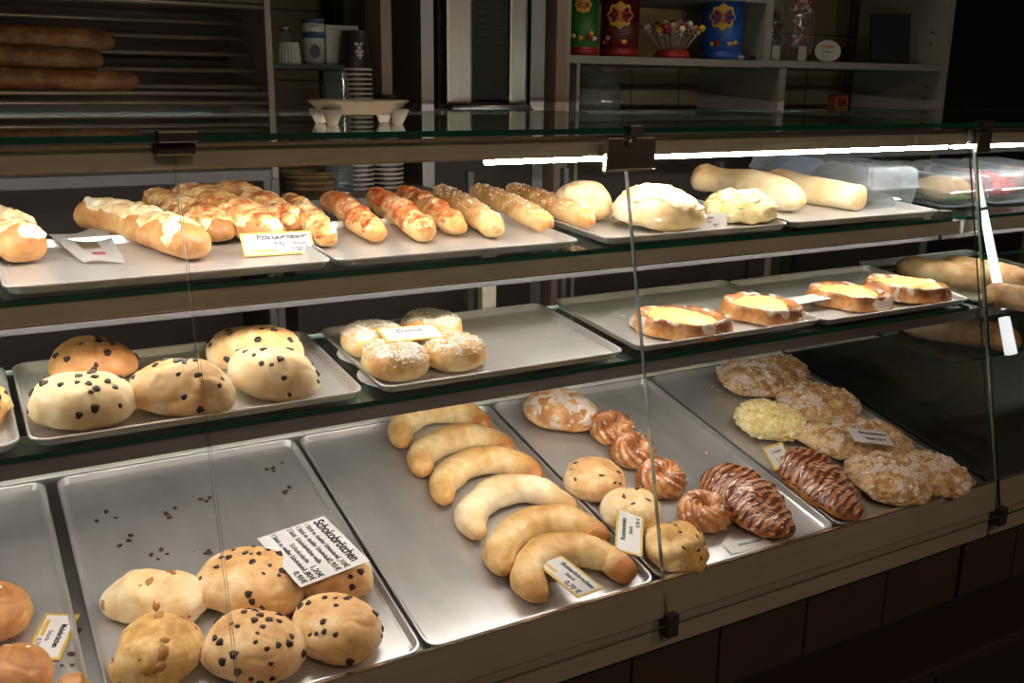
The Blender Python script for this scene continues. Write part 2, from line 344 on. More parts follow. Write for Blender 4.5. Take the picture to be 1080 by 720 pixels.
# ------------------------------------------------------------ baking trays
def rrect(x0, x1, y0, y1, r, n=5):
    pts = []
    for cx, cy, a in ((x1-r, y0+r, -PI/2), (x1-r, y1-r, 0), (x0+r, y1-r, PI/2), (x0+r, y0+r, PI)):
        for k in range(n+1): t = a + PI/2*k/n; pts.append((cx+r*math.cos(t), cy+r*math.sin(t)))
    return pts
def tray_mesh(w, d, h=LIP):
    bm = bmesh.new(); spec = [(.0, .0035, h-.0035), (.0, .0005, h-.0015)]
    rings = []
    for inset, z, r in ((.011, .0012, .014), (.0075, .003, .016), (.0035, h-.0012, .018), (.0025, h, .019), (.0005, h, .019), (0, h-.001, .019), (0, h-.003, .019), (.0012, h-.003, .019), (.0025, h-.0025, .018), (.0065, .0015, .016), (.011, 0, .014)):
        rings.append([bm.verts.new((x, y, z)) for x, y in rrect(inset, w-inset, inset, d-inset, r)])
    n = len(rings[0])
    for A, B in zip(rings, rings[1:]):
        for i in range(n): bm.faces.new([A[i], A[(i+1) % n], B[(i+1) % n], B[i]])
    bm.faces.new(rings[0]); bm.faces.new(rings[-1][::-1])
    return bm
def tray(S, x, w, d, label, mat, group, lift=0, turn=0):
    p = S.o + S.X*x + S.N*(lift-.0012)
    return tag(obj('baking_tray', tray_mesh(w, d), mat, None, S.frame(p, turn)), label, 'tray', group)
G1, G2, G3 = 'baking trays on the sloping deck', 'baking trays on the middle shelf', 'baking trays on the top shelf'
dd = .558
for k, lb in enumerate(('steel baking tray at the left edge of the bottom deck, holding brown buns', 'dark steel baking tray holding raisin and chocolate chip buns beside a large white sign',
        'steel baking tray with the row of crescent rolls', 'steel baking tray with cookies, glazed rings and striped pastries', 'steel baking tray with crumble-topped pastries at the right of the deck')):
    tray(DECK, .0925+.392*(k-1)+(.004 if k else -.006), .3855, dd, lb, 'old_tray_metal', G1)
T = .3937; D2 = .2537
tray(MID, .047-.402, T, D2, 'steel tray cut off by the left edge of the photo on the middle shelf', 'tray_metal', G2)
tray(MID, .047, T, D2, 'steel tray under the four chocolate chip buns on the middle shelf', 'tray_metal', G2)
tray(MID, .4645, T, D2, 'steel tray with four ring doughnuts, mostly empty', 'tray_metal', G2)
tray(MID, .881, T, D2, 'steel tray under the first two custard pastries, with crumbs at its left', 'tray_metal', G2, .0035)
tray(MID, 1.279, T, D2, 'steel tray under the two overlapping custard pastries, right end of the middle shelf', 'tray_metal', G2, .0)
T3 = .383; D3 = .246
tray(TOP, .042, T3, D3, 'steel tray under the big cheese-topped pretzel sticks on the top shelf', 'tray_metal', G3)
tray(TOP, .430, T3, D3, 'steel tray under the row of thin pizza sticks on the top shelf', 'tray_metal', G3)
tray(TOP, .858, T3, D3, 'steel tray under the round loaves beside the centre joint', 'tray_metal', G3)
tray(TOP, 1.250, T3, D3, 'steel tray under the long pale rolls on the top shelf', 'tray_metal', G3, .001)
# ------------------------------------------------------------ bakery materials
crust('bun_crust', H('efd9b0'), H('dcb078'), H('b07840'), 11, .5, .2, 1, .45)
crust('brown_bun_crust', H('d6a46a'), H('bd8450'), H('935a30'), 11, .45, .2, 1, .5)
crust('pale_crust', H('f3e4c2'), H('e4c794'), H('c2925a'), 9, .55, .2, 1, .35)
crust('crescent_crust', H('e9cd98'), H('d4a868'), H('ac6e34'), 12, .42, .3, 1, .3)
crust('gratin', H('f6e4b8'), H('e2ad6a'), H('a85228'), 38, .42, 0, 1, .1, .9, stops=(.32, .46, .62))
crust('pretzel_crust', H('dcb27c'), H('bd8852'), H('82502c'), 12, .42, .2, 1, .35)
crust('stick_crust', H('ecca90'), H('d29c5c'), H('97602e'), 14, .45, .2, 1, .35)
crust('baguette_crust', H('a07850'), H('845632'), H('4a2a16'), 24, .6, .2, 1, .4)
crust('cheese_melt', H('f8ecd0'), H('ecca92'), H('b4673a'), 38, .42, 0, 1, .12, .9, stops=(.34, .52, .72))
crust('pizza_melt', H('f0d2a0'), H('d4783e'), H('a03a1e'), 34, .38, 0, 1, .1, .9, stops=(.32, .46, .66))
crust('pastry_crust', H('e8bf86'), H('c88c54'), H('7c4524'), 22, .34, .2, 1, .35, .5)
crust('cruller_dough', H('d8a060'), H('b87038'), H('74401e'), 30, .28, .1, 1, .4, .3, .6, .7)
crust('cookie_dough', H('e8cc94'), H('cfa05c'), H('96602c'), 16, .6, .2, 1, .3, .6)
crust('croissant_dough', H('d09a5c'), H('a86632'), H('683216'), 30, .35, .1, 1, .4, .6)
crust('crumble', H('dcc096'), H('b88c58'), H('80522a'), 40, .65, 0, 1, .2, 1)
crust('yellow_crumble', H('efe3b4'), H('dcc684'), H('b8934c'), 40, .65, 0, 1, .2, 1)
crust('doughnut_dough', H('efd6a0'), H('d9a763'), H('b57638'), 9, .45, .35, 1, .5)
plain('custard', H('f2da86'), .35, bumps=.25, bscale=90, var=.1)
plain('sugar_icing', H('d6c4b4'), .28, bumps=.3, bscale=80, var=.06, coat=.4)
plain('glint_glaze', H('c9a084'), .18, bumps=.2, bscale=120, var=.15, coat=.6)
plain('chocolate_icing', H('5e3426'), .2, bumps=.2, bscale=120, var=.3, coat=.5)
plain('chocolate', H('2c150c'), .35); plain('walnut', H('a8743c'), .6, var=.3); plain('nut_bits', H('f0e6d2'), .6, var=.35); plain('raisin', H('40281c'), .5)
plain('brown_crumb', H('3a2216'), .7); plain('pale_crumb', H('dcc8a0'), .7)
plain('card_white', H('cbc8c5'), .45, var=.02); plain('card_yellow', H('c4a448'), .4, var=.03); plain('ink', H('1c1c20'), .5); plain('ink_grey', H('50505a'), .5)
plain('paper_doily', H('ece8e4'), .7, var=.03); plain('salt_crystal', H('f0e8dc'), .4, var=.03)
# ------------------------------------------------------------ generators
def nf(p, f, seed): return noise.noise(Vector(p)*f + Vector((seed*7.3, seed*3.1, seed*1.7)))
def grid_mesh(P, nu, nv, closed_u=False, poles=True, bake=None):
    bm = bmesh.new(); L = bm.verts.layers.float.new('bake'); rows = []
    for i in range(nu):
        u = i/(nu if closed_u else nu-1)
        if poles and not closed_u and i in (0, nu-1): q = P(u, 0); v = bm.verts.new(q); v[L] = bake(u, 0) if bake else 0; rows.append([v])
        else:
            r = []
            for j in range(nv):
                v = bm.verts.new(P(u, j/nv)); v[L] = bake(u, j/nv) if bake else 0; r.append(v)
            rows.append(r)
    R_ = list(zip(rows, rows[1:])) + ([(rows[-1], rows[0])] if closed_u else [])
    for A, B in R_:
        for j in range(nv):
            k = (j+1) % nv; q = []
            for v in (A[j % len(A)], A[k % len(A)], B[k % len(B)], B[j % len(B)]):
                if v not in q: q.append(v)
            if len(q) > 2: bm.faces.new(q)
    bmesh.ops.recalc_face_normals(bm, faces=bm.faces); bm.normal_update()
    return bm
def roughen(bm, amp, freq, seed, amp2=0, freq2=60, crease=.0016):
    bm.normal_update()
    for v in bm.verts:
        d = amp*nf(v.co, freq, seed) + (amp2*nf(v.co, freq2, seed+5) if amp2 else 0)
        d -= crease*max(0, 1-abs(nf(v.co, 34, seed+9))*7)
        c = v.co + v.normal*d
        if v.co.z < .0015: c.z = max(c.z, 0)
        v.co = Vector((c.x, c.y, max(c.z, 0)))
    bm.normal_update(); return bm
def cr(pts, t):                                # Catmull-Rom
    n = len(pts)-1; x = min(max(t*n, 0), n-1e-6); i = int(x); f = x-i
    p1, p2 = pts[i], pts[i+1]; p0 = pts[i-1] if i else p1*2-p2; p3 = pts[i+2] if i+2 <= n else p2*2-p1
    return .5*((2*p1)+(p2-p0)*f+(2*p0-5*p1+4*p2-p3)*f*f+(3*p1-p0-3*p2+p3)*f**3)
def tube_bread(pts, w, h, prof=None, nu=56, nv=28, cap=.12, rough=(.002, 30), seed=1, ends=.25, ridge=None, rough2=(.0006, 90), bz=1.3):
    """pts: local 3d centre line; z is made so that the underside rests on z=base"""
    P_ = [Vector(p) for p in pts]
    if len(P_) == 2: P_ = [P_[0], (P_[0]+P_[1])/2, P_[1]]
    def C_(u): return cr(P_, u)
    def ax(u):
        t = (C_(min(1, u+.01))-C_(max(0, u-.01))); t.z = 0; t.normalize(); return t
    def rad(u):
        e = min(u, 1-u)/cap
        k = math.sqrt(max(0, 1-(1-e)**2)) if e < 1 else 1
        r = prof(u) if prof else 1
        return k*r*(1 + (ridge(u) if ridge else 0))
    def P(u, v):
        uu = .5-.5*math.cos(PI*u) if cap >= .3 else u
        uu = u**1.0
        c = C_(uu); t = ax(uu); s = Vector((t.y, -t.x, 0)); a = 2*PI*v; k = rad(uu)
        ca, sa = math.cos(a), math.sin(a)
        z = h*.42 + (h*.58*sa*k if sa > 0 else h*.42*sa*min(1, k*1.05))
        if u in (0, 1): z = h*.40
        ww = w/2*k*(abs(ca)**.85)*(1 if ca > 0 else -1)
        return Vector((c.x, c.y, c.z)) + s*ww + Vector((0, 0, z))
    # denser rings near the ends
    def PU(u, v): 
        u2 = u + (-.06*math.sin(2*PI*u)) if 0 < u < 1 else u
        return P(u2, v)
    bm = grid_mesh(PU, nu, nv, bake=lambda u, v: ends*max(0, 1-min(u, 1-u)/(cap*bz)))
    return roughen(bm, rough[0], rough[1], seed, *rough2)
def dome_bread(L_, W_, H_, seed=1, nu=50, nv=76, rough=(.004, 22), lob=.05, p=2.3, rough2=(.0006, 90), ends=0, flat=.30):
    def P(u, v):
        ph = PI*u; a = 2*PI*v
        r = math.sin(ph)**.85 if 0 < u < 1 else 0
        k = 1 + lob*math.sin(2*a+seed) + lob*.6*math.sin(3*a+seed*2.1)
        ca, sa = math.cos(a), math.sin(a); n = (abs(ca)**p+abs(sa)**p)**(-1/p)
        z = H_*flat + H_*(1-flat)*math.cos(ph) if ph < PI/2 else H_*flat + H_*flat*math.cos(ph)*1.0
        return Vector((L_/2*r*n*ca*k, W_/2*r*n*sa*k, max(0, z)))
    bm = grid_mesh(P, nu, nv, bake=lambda u, v: ends*(abs(math.cos(2*PI*v))**3)*min(1, 2*u))
    return roughen(bm, rough[0], rough[1], seed, *rough2)
def ring_bread(R1, r, h, seed=1, nu=72, nv=20, ridges=0, ramp_=.18, tw=1.0, rough=(.0015, 30), oval=1.0):
    def P(u, v):
        a = 2*PI*u; b = 2*PI*v
        k = 1 + (ramp_*(abs(math.sin(ridges/2*(a+tw*b*.45)))*2-1) if ridges else 0)
        rr = R1 + r*k*math.cos(b)
        z = h*.42+(h*.58 if math.sin(b) > 0 else h*.42)*math.sin(b)*(k if math.sin(b) > 0 else 1)
        return Vector((rr*math.cos(a)*oval, rr*math.sin(a), max(0, z)))
    bm = grid_mesh(P, nu, nv, closed_u=True, bake=lambda u, v: 0)
    return roughen(bm, rough[0], rough[1], seed)
def shell(src, mask, off, seed=1, rough=0, freq=80, cell=0):
    """a layer lying on a bread: copies the faces where mask>0, lifted by off and sinking in at its border"""
    bm = src.copy(); bm.normal_update(); L = bm.verts.layers.float.get('bake')
    mv = {v: mask(v.co, v.normal) for v in bm.verts}
    for v in bm.verts:
        m = mv[v]; d = off*min(1, max(-.6, m*6))
        if rough: d += rough*nf(v.co, freq, seed)*min(1, max(0, m*6))
        if cell:
            q = noise.voronoi(v.co*cell)[0]; d += off*1.2*(min(1, (q[1]-q[0])*1.6)-.25)*min(1, max(0, m*5))
        v[L] = .0
        v.co = v.co + v.normal*d
    kill = [f for f in bm.faces if max(mv[v] for v in f.verts) <= 0]
    bmesh.ops.delete(bm, geom=kill, context='FACES')
    return bm
def sub(bm, n=1): bmesh.ops.subdivide_edges(bm, edges=bm.edges[:], cuts=n, use_grid_fill=True, smooth=0); bm.normal_update(); return bm
NUB = {}
def nub(kind, mat, size=(.005, .004, .0025)):
    if kind not in NUB:
        bm = bmesh.new(); bmesh.ops.create_icosphere(bm, subdivisions=2, radius=1)
        for v in bm.verts: v.co = Vector((v.co.x*size[0], v.co.y*size[1], v.co.z*size[2]))*(1+.45*nf(v.co, 1.6, len(NUB)))
        me = bpy.data.meshes.new(kind); bm.to_mesh(me); bm.free(); me.materials.append(M_[mat]); NUB[kind] = me
        for p in me.polygons: p.use_smooth = True
    return NUB[kind]
def stud(bread_me, parent, kind, mat, n, seed, size, zmin=.25, sc=(.7, 1.3), sink=.25):
    """chips, nuts or raisins baked into the surface: each its own little mesh"""
    rnd = random.Random(seed); hz = max(v.co.z for v in bread_me.vertices)
    vs = [v for v in bread_me.vertices if v.co.z > zmin*hz and v.normal.z > -.1]
    tot = []
    for k in range(n):
        for tries in range(30):
            v = rnd.choice(vs)
            if all((v.co-q).length > size[0]*1.6 for q in tot): break
        tot.append(v.co.copy())
        q = bpy.data.objects.new(kind, nub(kind, mat, size)); C.objects.link(q); q.parent = parent
        n_ = v.normal; x = n_.orthogonal().normalized(); a = rnd.random()*6.3; x = (Matrix.Rotation(a, 3, n_) @ x); y = n_.cross(x); s = rnd.uniform(*sc)
        q.matrix_local = Matrix.Translation(v.co - n_*size[2]*sink) @ Matrix((x, y, n_)).transposed().to_4x4() @ Matrix.Diagonal((s, s, s, 1))
def axis(S, A, B, h):
    a = S.hit(*A, h*.45); b = S.hit(*B, h*.45); a = a - S.N*h*.45; b = b - S.N*h*.45
    d = b-a; return (a+b)/2, d.length, math.atan2(d.dot(S.V), d.dot(S.X))
def mk_dome(S, A, B, W_, H_, name, label, cat, mat, group=None, seed=1, lift=0, keep=False, L_=None, **kw):
    S2 = S.up(lift); p, L, a = axis(S2, A, B, H_)
    if L_: L = L_
    bm = dome_bread(L, W_, H_, seed, **kw)
    src = bm.copy() if keep else None
    o = tag(obj(name, bm, mat, None, S.frame(p, a), True), label, cat, group)
    return (o, src) if keep else o
def local_pts(S, pts, h):
    w = [S.hit(*p, h*.45) - S.N*h*.45 for p in pts]; c = sum(w, Vector())/len(w)
    M = S.frame(c); Mi = M.inverted(); return M, [Vector(((Mi@q).x, (Mi@q).y, 0)) for q in w]
def mk_tube(S, pts, W_, H_, name, label, cat, mat, group=None, seed=1, lift=0, keep=False, inset=0, **kw):
    S2 = S.up(lift); M, P_ = local_pts(S2, pts, H_)
    if inset: 
        P_[0] = P_[0] + (P_[1]-P_[0]).normalized()*inset; P_[-1] = P_[-1] + (P_[-2]-P_[-1]).normalized()*inset
    bm = tube_bread(P_, W_, H_, seed=seed, **kw); src = bm.copy() if keep else None
    o = tag(obj(name, bm, mat, None, M, True), label, cat, group)
    return (o, src) if keep else o
def topping(src, o, name, mat, mask, off, **kw):
    if len(src.verts) < 6000: src = sub(src.copy(), 1)
    bm = shell(src, mask, off, **kw); q = obj(name, bm, mat, o, None, True); return q
I4 = Matrix.Identity(4)
# ------------------------------------------------------------ chocolate chip buns, middle shelf
GB = 'chocolate chip buns on the middle shelf'
for k, (A, B, w, h, n, lb, mt) in enumerate([
    ((50, 386), (145, 373), .090, .056, 9, 'brown chocolate chip bun at the back left of the middle shelf', 'brown_bun_crust'),
    ((33, 421), (138, 424), .095, .062, 11, 'pale chocolate chip bun at the front left of the middle shelf', 'pale_crust'),
    ((142, 403), (246, 416), .088, .064, 10, 'chocolate chip bun with a brown right end, in the middle of the tray of four', 'bun_crust'),
    ((223, 362), (320, 373), .090, .058, 11, 'golden chocolate chip bun half hidden behind another near the glass joint', 'bun_crust'),
    ((240, 387), (336, 402), .086, .060, 14, 'pale long chocolate chip bun in front at the right of the tray of four', 'pale_crust')]):
    o = mk_dome(MID, A, B, w, h, 'chocolate_chip_bun', lb, 'bun', mt, GB, 11+k, rough=(.007, 17), lob=.05, rough2=(.0012, 60))
    stud(o.data, o, 'chocolate_chip', 'chocolate', n+8, 30+k, (.0049, .0041, .0028))
o = mk_dome(MID, (-45, 430), (10, 428), .08, .04, 'chocolate_cookie', 'lumpy chocolate cookie cut off at the left edge of the middle shelf', 'cookie', 'cookie_dough', None, 5, rough=(.008, 60)); stud(o.data, o, 'chocolate_chip', 'chocolate', 16, 3, (.005, .004, .0024))
# ------------------------------------------------------------ deck: buns
GD = 'big buns on the deck tray'
for k, (A, B, w, h, n, kind, lb, mt) in enumerate([
    ((209, 604), (318, 622), .122, .070, 16, 'chip', 'largest chocolate chip bun, touching the big white sign', 'bun_crust'),
    ((300, 606), (396, 606), .085, .052, 10, 'chip', 'small chocolate chip bun half under the big white sign', 'bun_crust'),
    ((309, 648), (404, 676), .102, .064, 14, 'chip', 'smooth golden chocolate chip bun at the front right of the tray', 'bun_crust'),
    ((216, 668), (322, 692), .106, .066, 26, 'chip', 'chocolate chip bun with the most chips, at the front centre of the tray', 'bun_crust'),
    ((116, 616), (213, 645), .092, .058, 5, 'nut', 'pale oval walnut bun at the back left of the bun tray', 'pale_crust'),
    ((121, 681), (207, 690), .118, .068, 8, 'nut', 'round lumpy walnut bun at the front left of the bun tray', 'cookie_dough')]):
    o = mk_dome(DECK, A, B, w, h, 'chocolate_chip_bun' if kind == 'chip' else 'walnut_bun', lb, 'bun', mt, GD, 40+k, rough=(.006, 17) if kind == 'chip' else (.009, 26), rough2=(.001, 60))
    if kind == 'chip': stud(o.data, o, 'chocolate_chip', 'chocolate', n+8, 60+k, (.0052, .0044, .0030))
    else: stud(o.data, o, 'walnut_piece', 'walnut', n+3, 60+k, (.0085, .006, .0045), .3, sink=.6)
for k, (A, B, w, lb) in enumerate([((-50, 640), (29, 648), .08, 'brown smooth bun cut off at the left edge, behind its neighbour'), ((-35, 716), (56, 706), .075, 'brown smooth bun at the bottom left corner, next to the yellow-edged tag')]):
    o = mk_dome(DECK, A, B, w*1.15, .058, 'poppy_bun', lb, 'bun', 'brown_bun_crust', 'smooth brown buns at the left edge', 70+k, rough=(.003, 18)); stud(o.data, o, 'nut_flake', 'nut_bits', 3, 4+k, (.004, .002, .001), .8)
o = mk_dome(DECK, (58, 728), (96, 730), .05, .04, 'cinnamon_bun', 'reddish crusty bun just peeping in at the bottom edge', 'bun', 'pastry_crust', None, 3, rough=(.006, 40))
# ------------------------------------------------------------ crescent rolls
cres = [([(427, 470), (423, 452), (440, 438), (466, 434), (494, 438), (518, 453)], 'crescent roll furthest back in the row of six'),
 ([(449, 500), (444, 483), (461, 469), (488, 462), (517, 465), (543, 478)], 'second crescent roll from the back of the row'),
 ([(470, 531), (468, 510), (488, 493), (516, 486), (547, 491), (571, 506)], 'third crescent roll from the back, deep gold'),
 ([(506, 567), (497, 546), (512, 526), (541, 516), (573, 520), (608, 539)], 'palest crescent roll, fourth from the back of the row'),
 ([(531, 605), (528, 580), (546, 560), (577, 549), (611, 554), (642, 571)], 'crescent roll just behind the one that carries a tag'),
 ([(572, 633), (556, 606), (573, 585), (606, 580), (642, 590), (665, 612)], 'front crescent roll with a tag leaning across it')]
for k, (pts, lb) in enumerate(cres):
    w = .049+.0010*k
    def prof(u, k=k): return .70+.42*math.sin(PI*min(1, max(0, u)))**.8 + .05*math.sin(u*23+k)*(1 if k > 1 else .5)
    mk_tube(DECK, pts, w, .043, 'crescent_roll', lb, 'roll', 'pale_crust' if k == 3 else 'crescent_crust', 'crescent rolls in a row', 80+k, prof=prof, cap=.10, nu=90, nv=36, rough=(.003, 25), ends=.75, bz=2.4, lift=.0005, ridge=lambda u: -.035*max(0, 1-abs(((u*5+k*.37) % 1)-.5)*14))
# ------------------------------------------------------------ deck tray with cookies, rings and striped pastries
o, src = mk_dome(DECK, (553, 428), (630, 434), .122, .062, 'glazed_bun', 'large sugar-glazed round bun at the back of the cookie tray', 'bun', 'pastry_crust', None, 91, keep=True, rough=(.004, 25))
topping(src, o, 'sugar_icing', 'sugar_icing', lambda c, n: nf(c, 55, 2)*.9 + nf(c, 130, 2)*.5 + n.z*.45 - .40, .0009, rough=.0008)
rings = [((646, 453), 'glazed cruller furthest back in the line of rings', 0), ((668, 477), 'glazed cruller second from the back, touching the first', 1), ((697, 506), 'glazed cruller just right of the centre glass joint', 2), ((743, 541), 'glazed cruller in front, beside the striped pastry', 3)]
for k, (c, lb, s) in enumerate(rings):
    p = DECK.hit(c[0], c[1], .018) - DECK.N*.018
    sc = (1.0, .98, 1.03, 1.03)[k]
    bm = ring_bread(.0245*sc, .0178*sc, .042, 20+k, ridges=11, tw=1.6, ramp_=.20, nu=176, nv=36); src = bm.copy()
    o = tag(obj('cruller', bm, 'cruller_dough', None, DECK.frame(p, k*.7), True), lb, 'cruller', 'glazed crullers')
    topping(src, o, 'sugar_glaze', 'sugar_icing', lambda c, n: nf(c, 90, k)*.6 + nf(c, 260, k)*.35 + n.z*.3 - .46, .0004)
for k, (A, B, w, n, lb, mt) in enumerate([((594, 503), (660, 505), .104, 9, 'golden raisin cookie, back one of the three', 'bun_crust'), ((634, 534), (699, 540), .100, 6, 'pale cookie with a tag leaning on it', 'pale_crust'), ((681, 573), (747, 577), .104, 14, 'lumpy raisin cookie in front, right of the glass joint', 'cookie_dough')]):
    o = mk_dome(DECK, A, B, w, .056, 'raisin_cookie', lb, 'cookie', mt, 'raisin cookies', 100+k, rough=((.003, .003, .008)[k], 35), lob=.02)
    stud(o.data, o, 'raisin', 'raisin', n, 110+k, (.0055, .0028, .0015), .45)
def striped(S, pts, w, h, lb, seed, mat='croissant_dough'):
    """croissant: rolled steps along its length, icing brushed over the ridges"""
    def step(u): f = (u*6.5) % 1; return .15*(1-f)**1.3*max(0, math.sin(PI*u))**.5
    o, src = mk_tube(S, pts, w, h, 'chocolate_croissant', lb, 'pastry', mat, 'striped chocolate pastries', seed, keep=True, nu=150, nv=56, cap=.10, inset=.0,
                     prof=lambda u: .42+.58*math.sin(PI*min(1, max(0, u*.86+.12)))**.8, ridge=step, rough=(.006, 26), ends=.2, rough2=(.0014, 110))
    topping(src, o, 'chocolate_icing', 'chocolate_icing', lambda c, n: math.sin(-c.y*430+c.x*150+3*nf(c, 22, 1))*.5+.05+nf(c, 60, seed)*.45 - (0 if n.z > .25 else 2), .0007)
    topping(src, o, 'icing_glints', 'glint_glaze', lambda c, n: math.sin(-c.y*860+c.x*300+2.2+3*nf(c, 22, 1))*.35-.20+nf(c, 50, seed+2)*.6 - (0 if n.z > .35 else 2), .0010)  # glints on the icing, painted as a pale raised layer
    return o
striped(DECK, [(752, 497), (786, 524), (824, 566)], .118, .050, 'chocolate-striped pastry beside the front cruller', 121)
striped(DECK, [(828, 478), (860, 505), (898, 545)], .112, .052, 'chocolate-striped pastry in front of the crumble-topped ones', 122)
# ------------------------------------------------------------ crumble-topped pastries
for k, (A, B, w, h, lift, lb, mt, ic) in enumerate([
    ((760, 398), (829, 401), .125, .058, 0, 'iced crumble pastry at the back left of its tray', 'crumble', .30),
    ((800, 392), (852, 396), .12, .055, .004, 'crumble pastry hidden behind the back left one', 'crumble', .1),
    ((824, 424), (902, 428), .13, .054, 0, 'crumble pastry between the yellow one and the one with a tag on it', 'crumble', .12),
    ((777, 441), (847, 446), .125, .056, 0, 'pale yellow crumble pastry at the left', 'yellow_crumble', -.05),
    ((850, 462), (956, 466), .145, .056, 0, 'wide crumble pastry with a tag lying on it', 'crumble', .12),
    ((899, 503), (977, 507), .135, .060, 0, 'iced crumble pastry at the front of the tray', 'crumble', .22),
    ((950, 498), (1017, 504), .12, .058, .0, 'iced crumble pastry at the front right corner of the tray', 'crumble', .22)]):
    S2 = DECK.up(lift); p, L, a = axis(S2, A, B, h)
    bm = dome_bread(L, w, h*.93, 130+k, nu=60, nv=90, rough=(.006, 22), rough2=(.002, 80), flat=.42); bm.normal_update()
    base = bm.copy()
    o = tag(obj('crumble_pastry', bm, 'yellow_crumble' if mt[0] == 'y' else 'cookie_dough', None, S2.frame(p, a), True), lb, 'pastry', 'crumble-topped pastries')
    topping(base, o, 'crumble_topping', mt, lambda c, n: n.z*.6+.25+nf(c, 50, 3)*.3, .0042, cell=95, rough=.001, freq=260)
    if ic > 0: topping(base, o, 'sugar_icing', 'sugar_icing', lambda c, n: nf(c, 42, 130+k)*1.0 + nf(c, 150, k)*.5 + n.z*.35 - .50+ic, .0048, cell=95)
# ------------------------------------------------------------ ring doughnuts with nuts
for k, (c, lb) in enumerate([((394, 361), 'nut-sprinkled doughnut at the left, under the edge of the tag'), ((455, 348), 'nut-sprinkled doughnut at the back, behind the tag'),
                            ((417, 383), 'nut-sprinkled doughnut in front on a paper doily'), ((478, 374), 'nut-sprinkled doughnut at the right of the four')]):
    p = MID.hit(c[0], c[1], .016) - MID.N*.016
    bm = ring_bread(.0255, .0225, .040, 50+k, nu=96, nv=28, rough=(.0015, 22)); src = bm.copy()
    o = tag(obj('ring_doughnut', bm, 'doughnut_dough', None, MID.frame(p+MID.N*.0008, k*1.3), True), lb, 'doughnut', 'nut-sprinkled ring doughnuts')
    gl = topping(src, o, 'sugar_glaze', 'sugar_icing', lambda c, n: nf(c, 60, k)*.5 + n.z*.8 - .62, .0004)
    rnd = random.Random(k); src.verts.ensure_lookup_table(); vs = [v for v in src.verts if v.normal.z > .42]; bm = bmesh.new()
    for i in range(700):
        v = rnd.choice(vs); v2 = rnd.choice(v.link_edges).other_vert(v); q = v.co.lerp(v2.co, rnd.random()) + v.normal*.0006; s = rnd.uniform(.0007, .0016)
        mtx = Matrix.Translation(q) @ Matrix.Rotation(rnd.random()*6, 4, Vector((rnd.random(), rnd.random(), rnd.random()+.01)).normalized()) @ Matrix.Diagonal((s*1.6, s, s*.6, 1))
        bmesh.ops.create_cube(bm, size=1.4, matrix=mtx)
    tag(obj('nut_sprinkles', bm, 'nut_bits', o), kind='stuff')
    if k in (0, 2, 3):
        bm = bmesh.new(); n = 48; r0 = .050
        top = [bm.verts.new(((r0+.0012*math.sin(i*PI))*math.cos(2*PI*i/n), (r0+.0018*(i % 2))*math.sin(2*PI*i/n), .0013+.0012*abs(math.sin(i*1.3+k)))) for i in range(n)]
        mid = [bm.verts.new((.036*math.cos(2*PI*i/n), .036*math.sin(2*PI*i/n), .0006)) for i in range(n)]
        for i in range(n): bm.faces.new([mid[i], mid[(i+1) % n], top[(i+1) % n], top[i]])
        bm.faces.new(mid); bmesh.ops.solidify(bm, geom=bm.faces[:], thickness=.0003)
        off = MID.X*(-.005)-MID.V*.006
        tag(obj('paper_doily', bm, 'paper_doily', None, MID.frame(p+off-MID.N*.0003)), 'white scalloped paper doily under the ' + ('left', '', 'front', 'right')[k] + ' doughnut', 'doily', 'paper doilies')
# ------------------------------------------------------------ custard pastries
def danish(S, A, B, w, h, lb, seed, lift=0):
    S2 = S.up(lift); p, L, a = axis(S2, A, B, h)
    def P(u, v):
        ph = u; an = 2*PI*v
        rim = 1 + .05*math.sin(an*2+seed) + .03*math.sin(an*5+seed)
        tw = .10*abs(math.sin(an*5.5+seed))
        if u <= .5: r = (u/.5)*.66; z = h*(.52 + .10*(r/.66)**2)            # hollow centre
        else:
            b = (u-.5)/.5*PI*1.15 - PI*.12                                    # rolled rim
            r = .83 - .17*math.cos(b)*(1+tw); z = h*(.50 + .34*(1+tw*1.2)*math.sin(b)) if b < PI*.62 else h*(.50+.34*math.sin(b))*max(0, 1-(b-PI*.62)/(PI*.42))
            r = min(r, 1.0)
        return Vector((L/2*r*rim*math.cos(an), w/2*r*rim*math.sin(an), max(0, z)))
    bm = grid_mesh(P, 44, 90, bake=lambda u, v: .25 if .6 < u else 0)
    bmesh.ops.delete(bm, geom=[], context='VERTS')
    roughen(bm, .0035, 26, seed, .0012, 90); src = bm.copy()
    o = tag(obj('custard_pastry', bm, 'pastry_crust', None, S2.frame(p, a), True), lb, 'pastry', 'custard pastries')
    bm = dome_bread(L*.74, w*.72, h*.62, seed+3, rough=(.003, 40), lob=.08)
    for v in bm.verts: v.co.z += h*.36
    obj('custard_filling', bm, 'custard', o, None, True)
    topping(src, o, 'sugar_glaze', 'sugar_icing', lambda c, n: nf(c, 48, seed+1)*1.3 + n.z*.3 - .42 - (2 if (c.x/(L*.36))**2+(c.y/(w*.36))**2 < 1 else 0), .0009)
    return o
danish(MID, (667, 337), (770, 342), .125, .032, 'custard pastry at the left, with a raised folded corner', 1, .0035)
danish(MID, (760, 322), (846, 329), .125, .032, 'round custard pastry, second from the left, beside the price strip', 2, .0035)
danish(MID, (850, 309), (938, 315), .12, .032, 'custard pastry right of the price strip, overlapped by its neighbour', 3)
danish(MID, (908, 302), (1002, 306), .115, .034, 'custard pastry at the right end of the middle shelf', 4, .004)
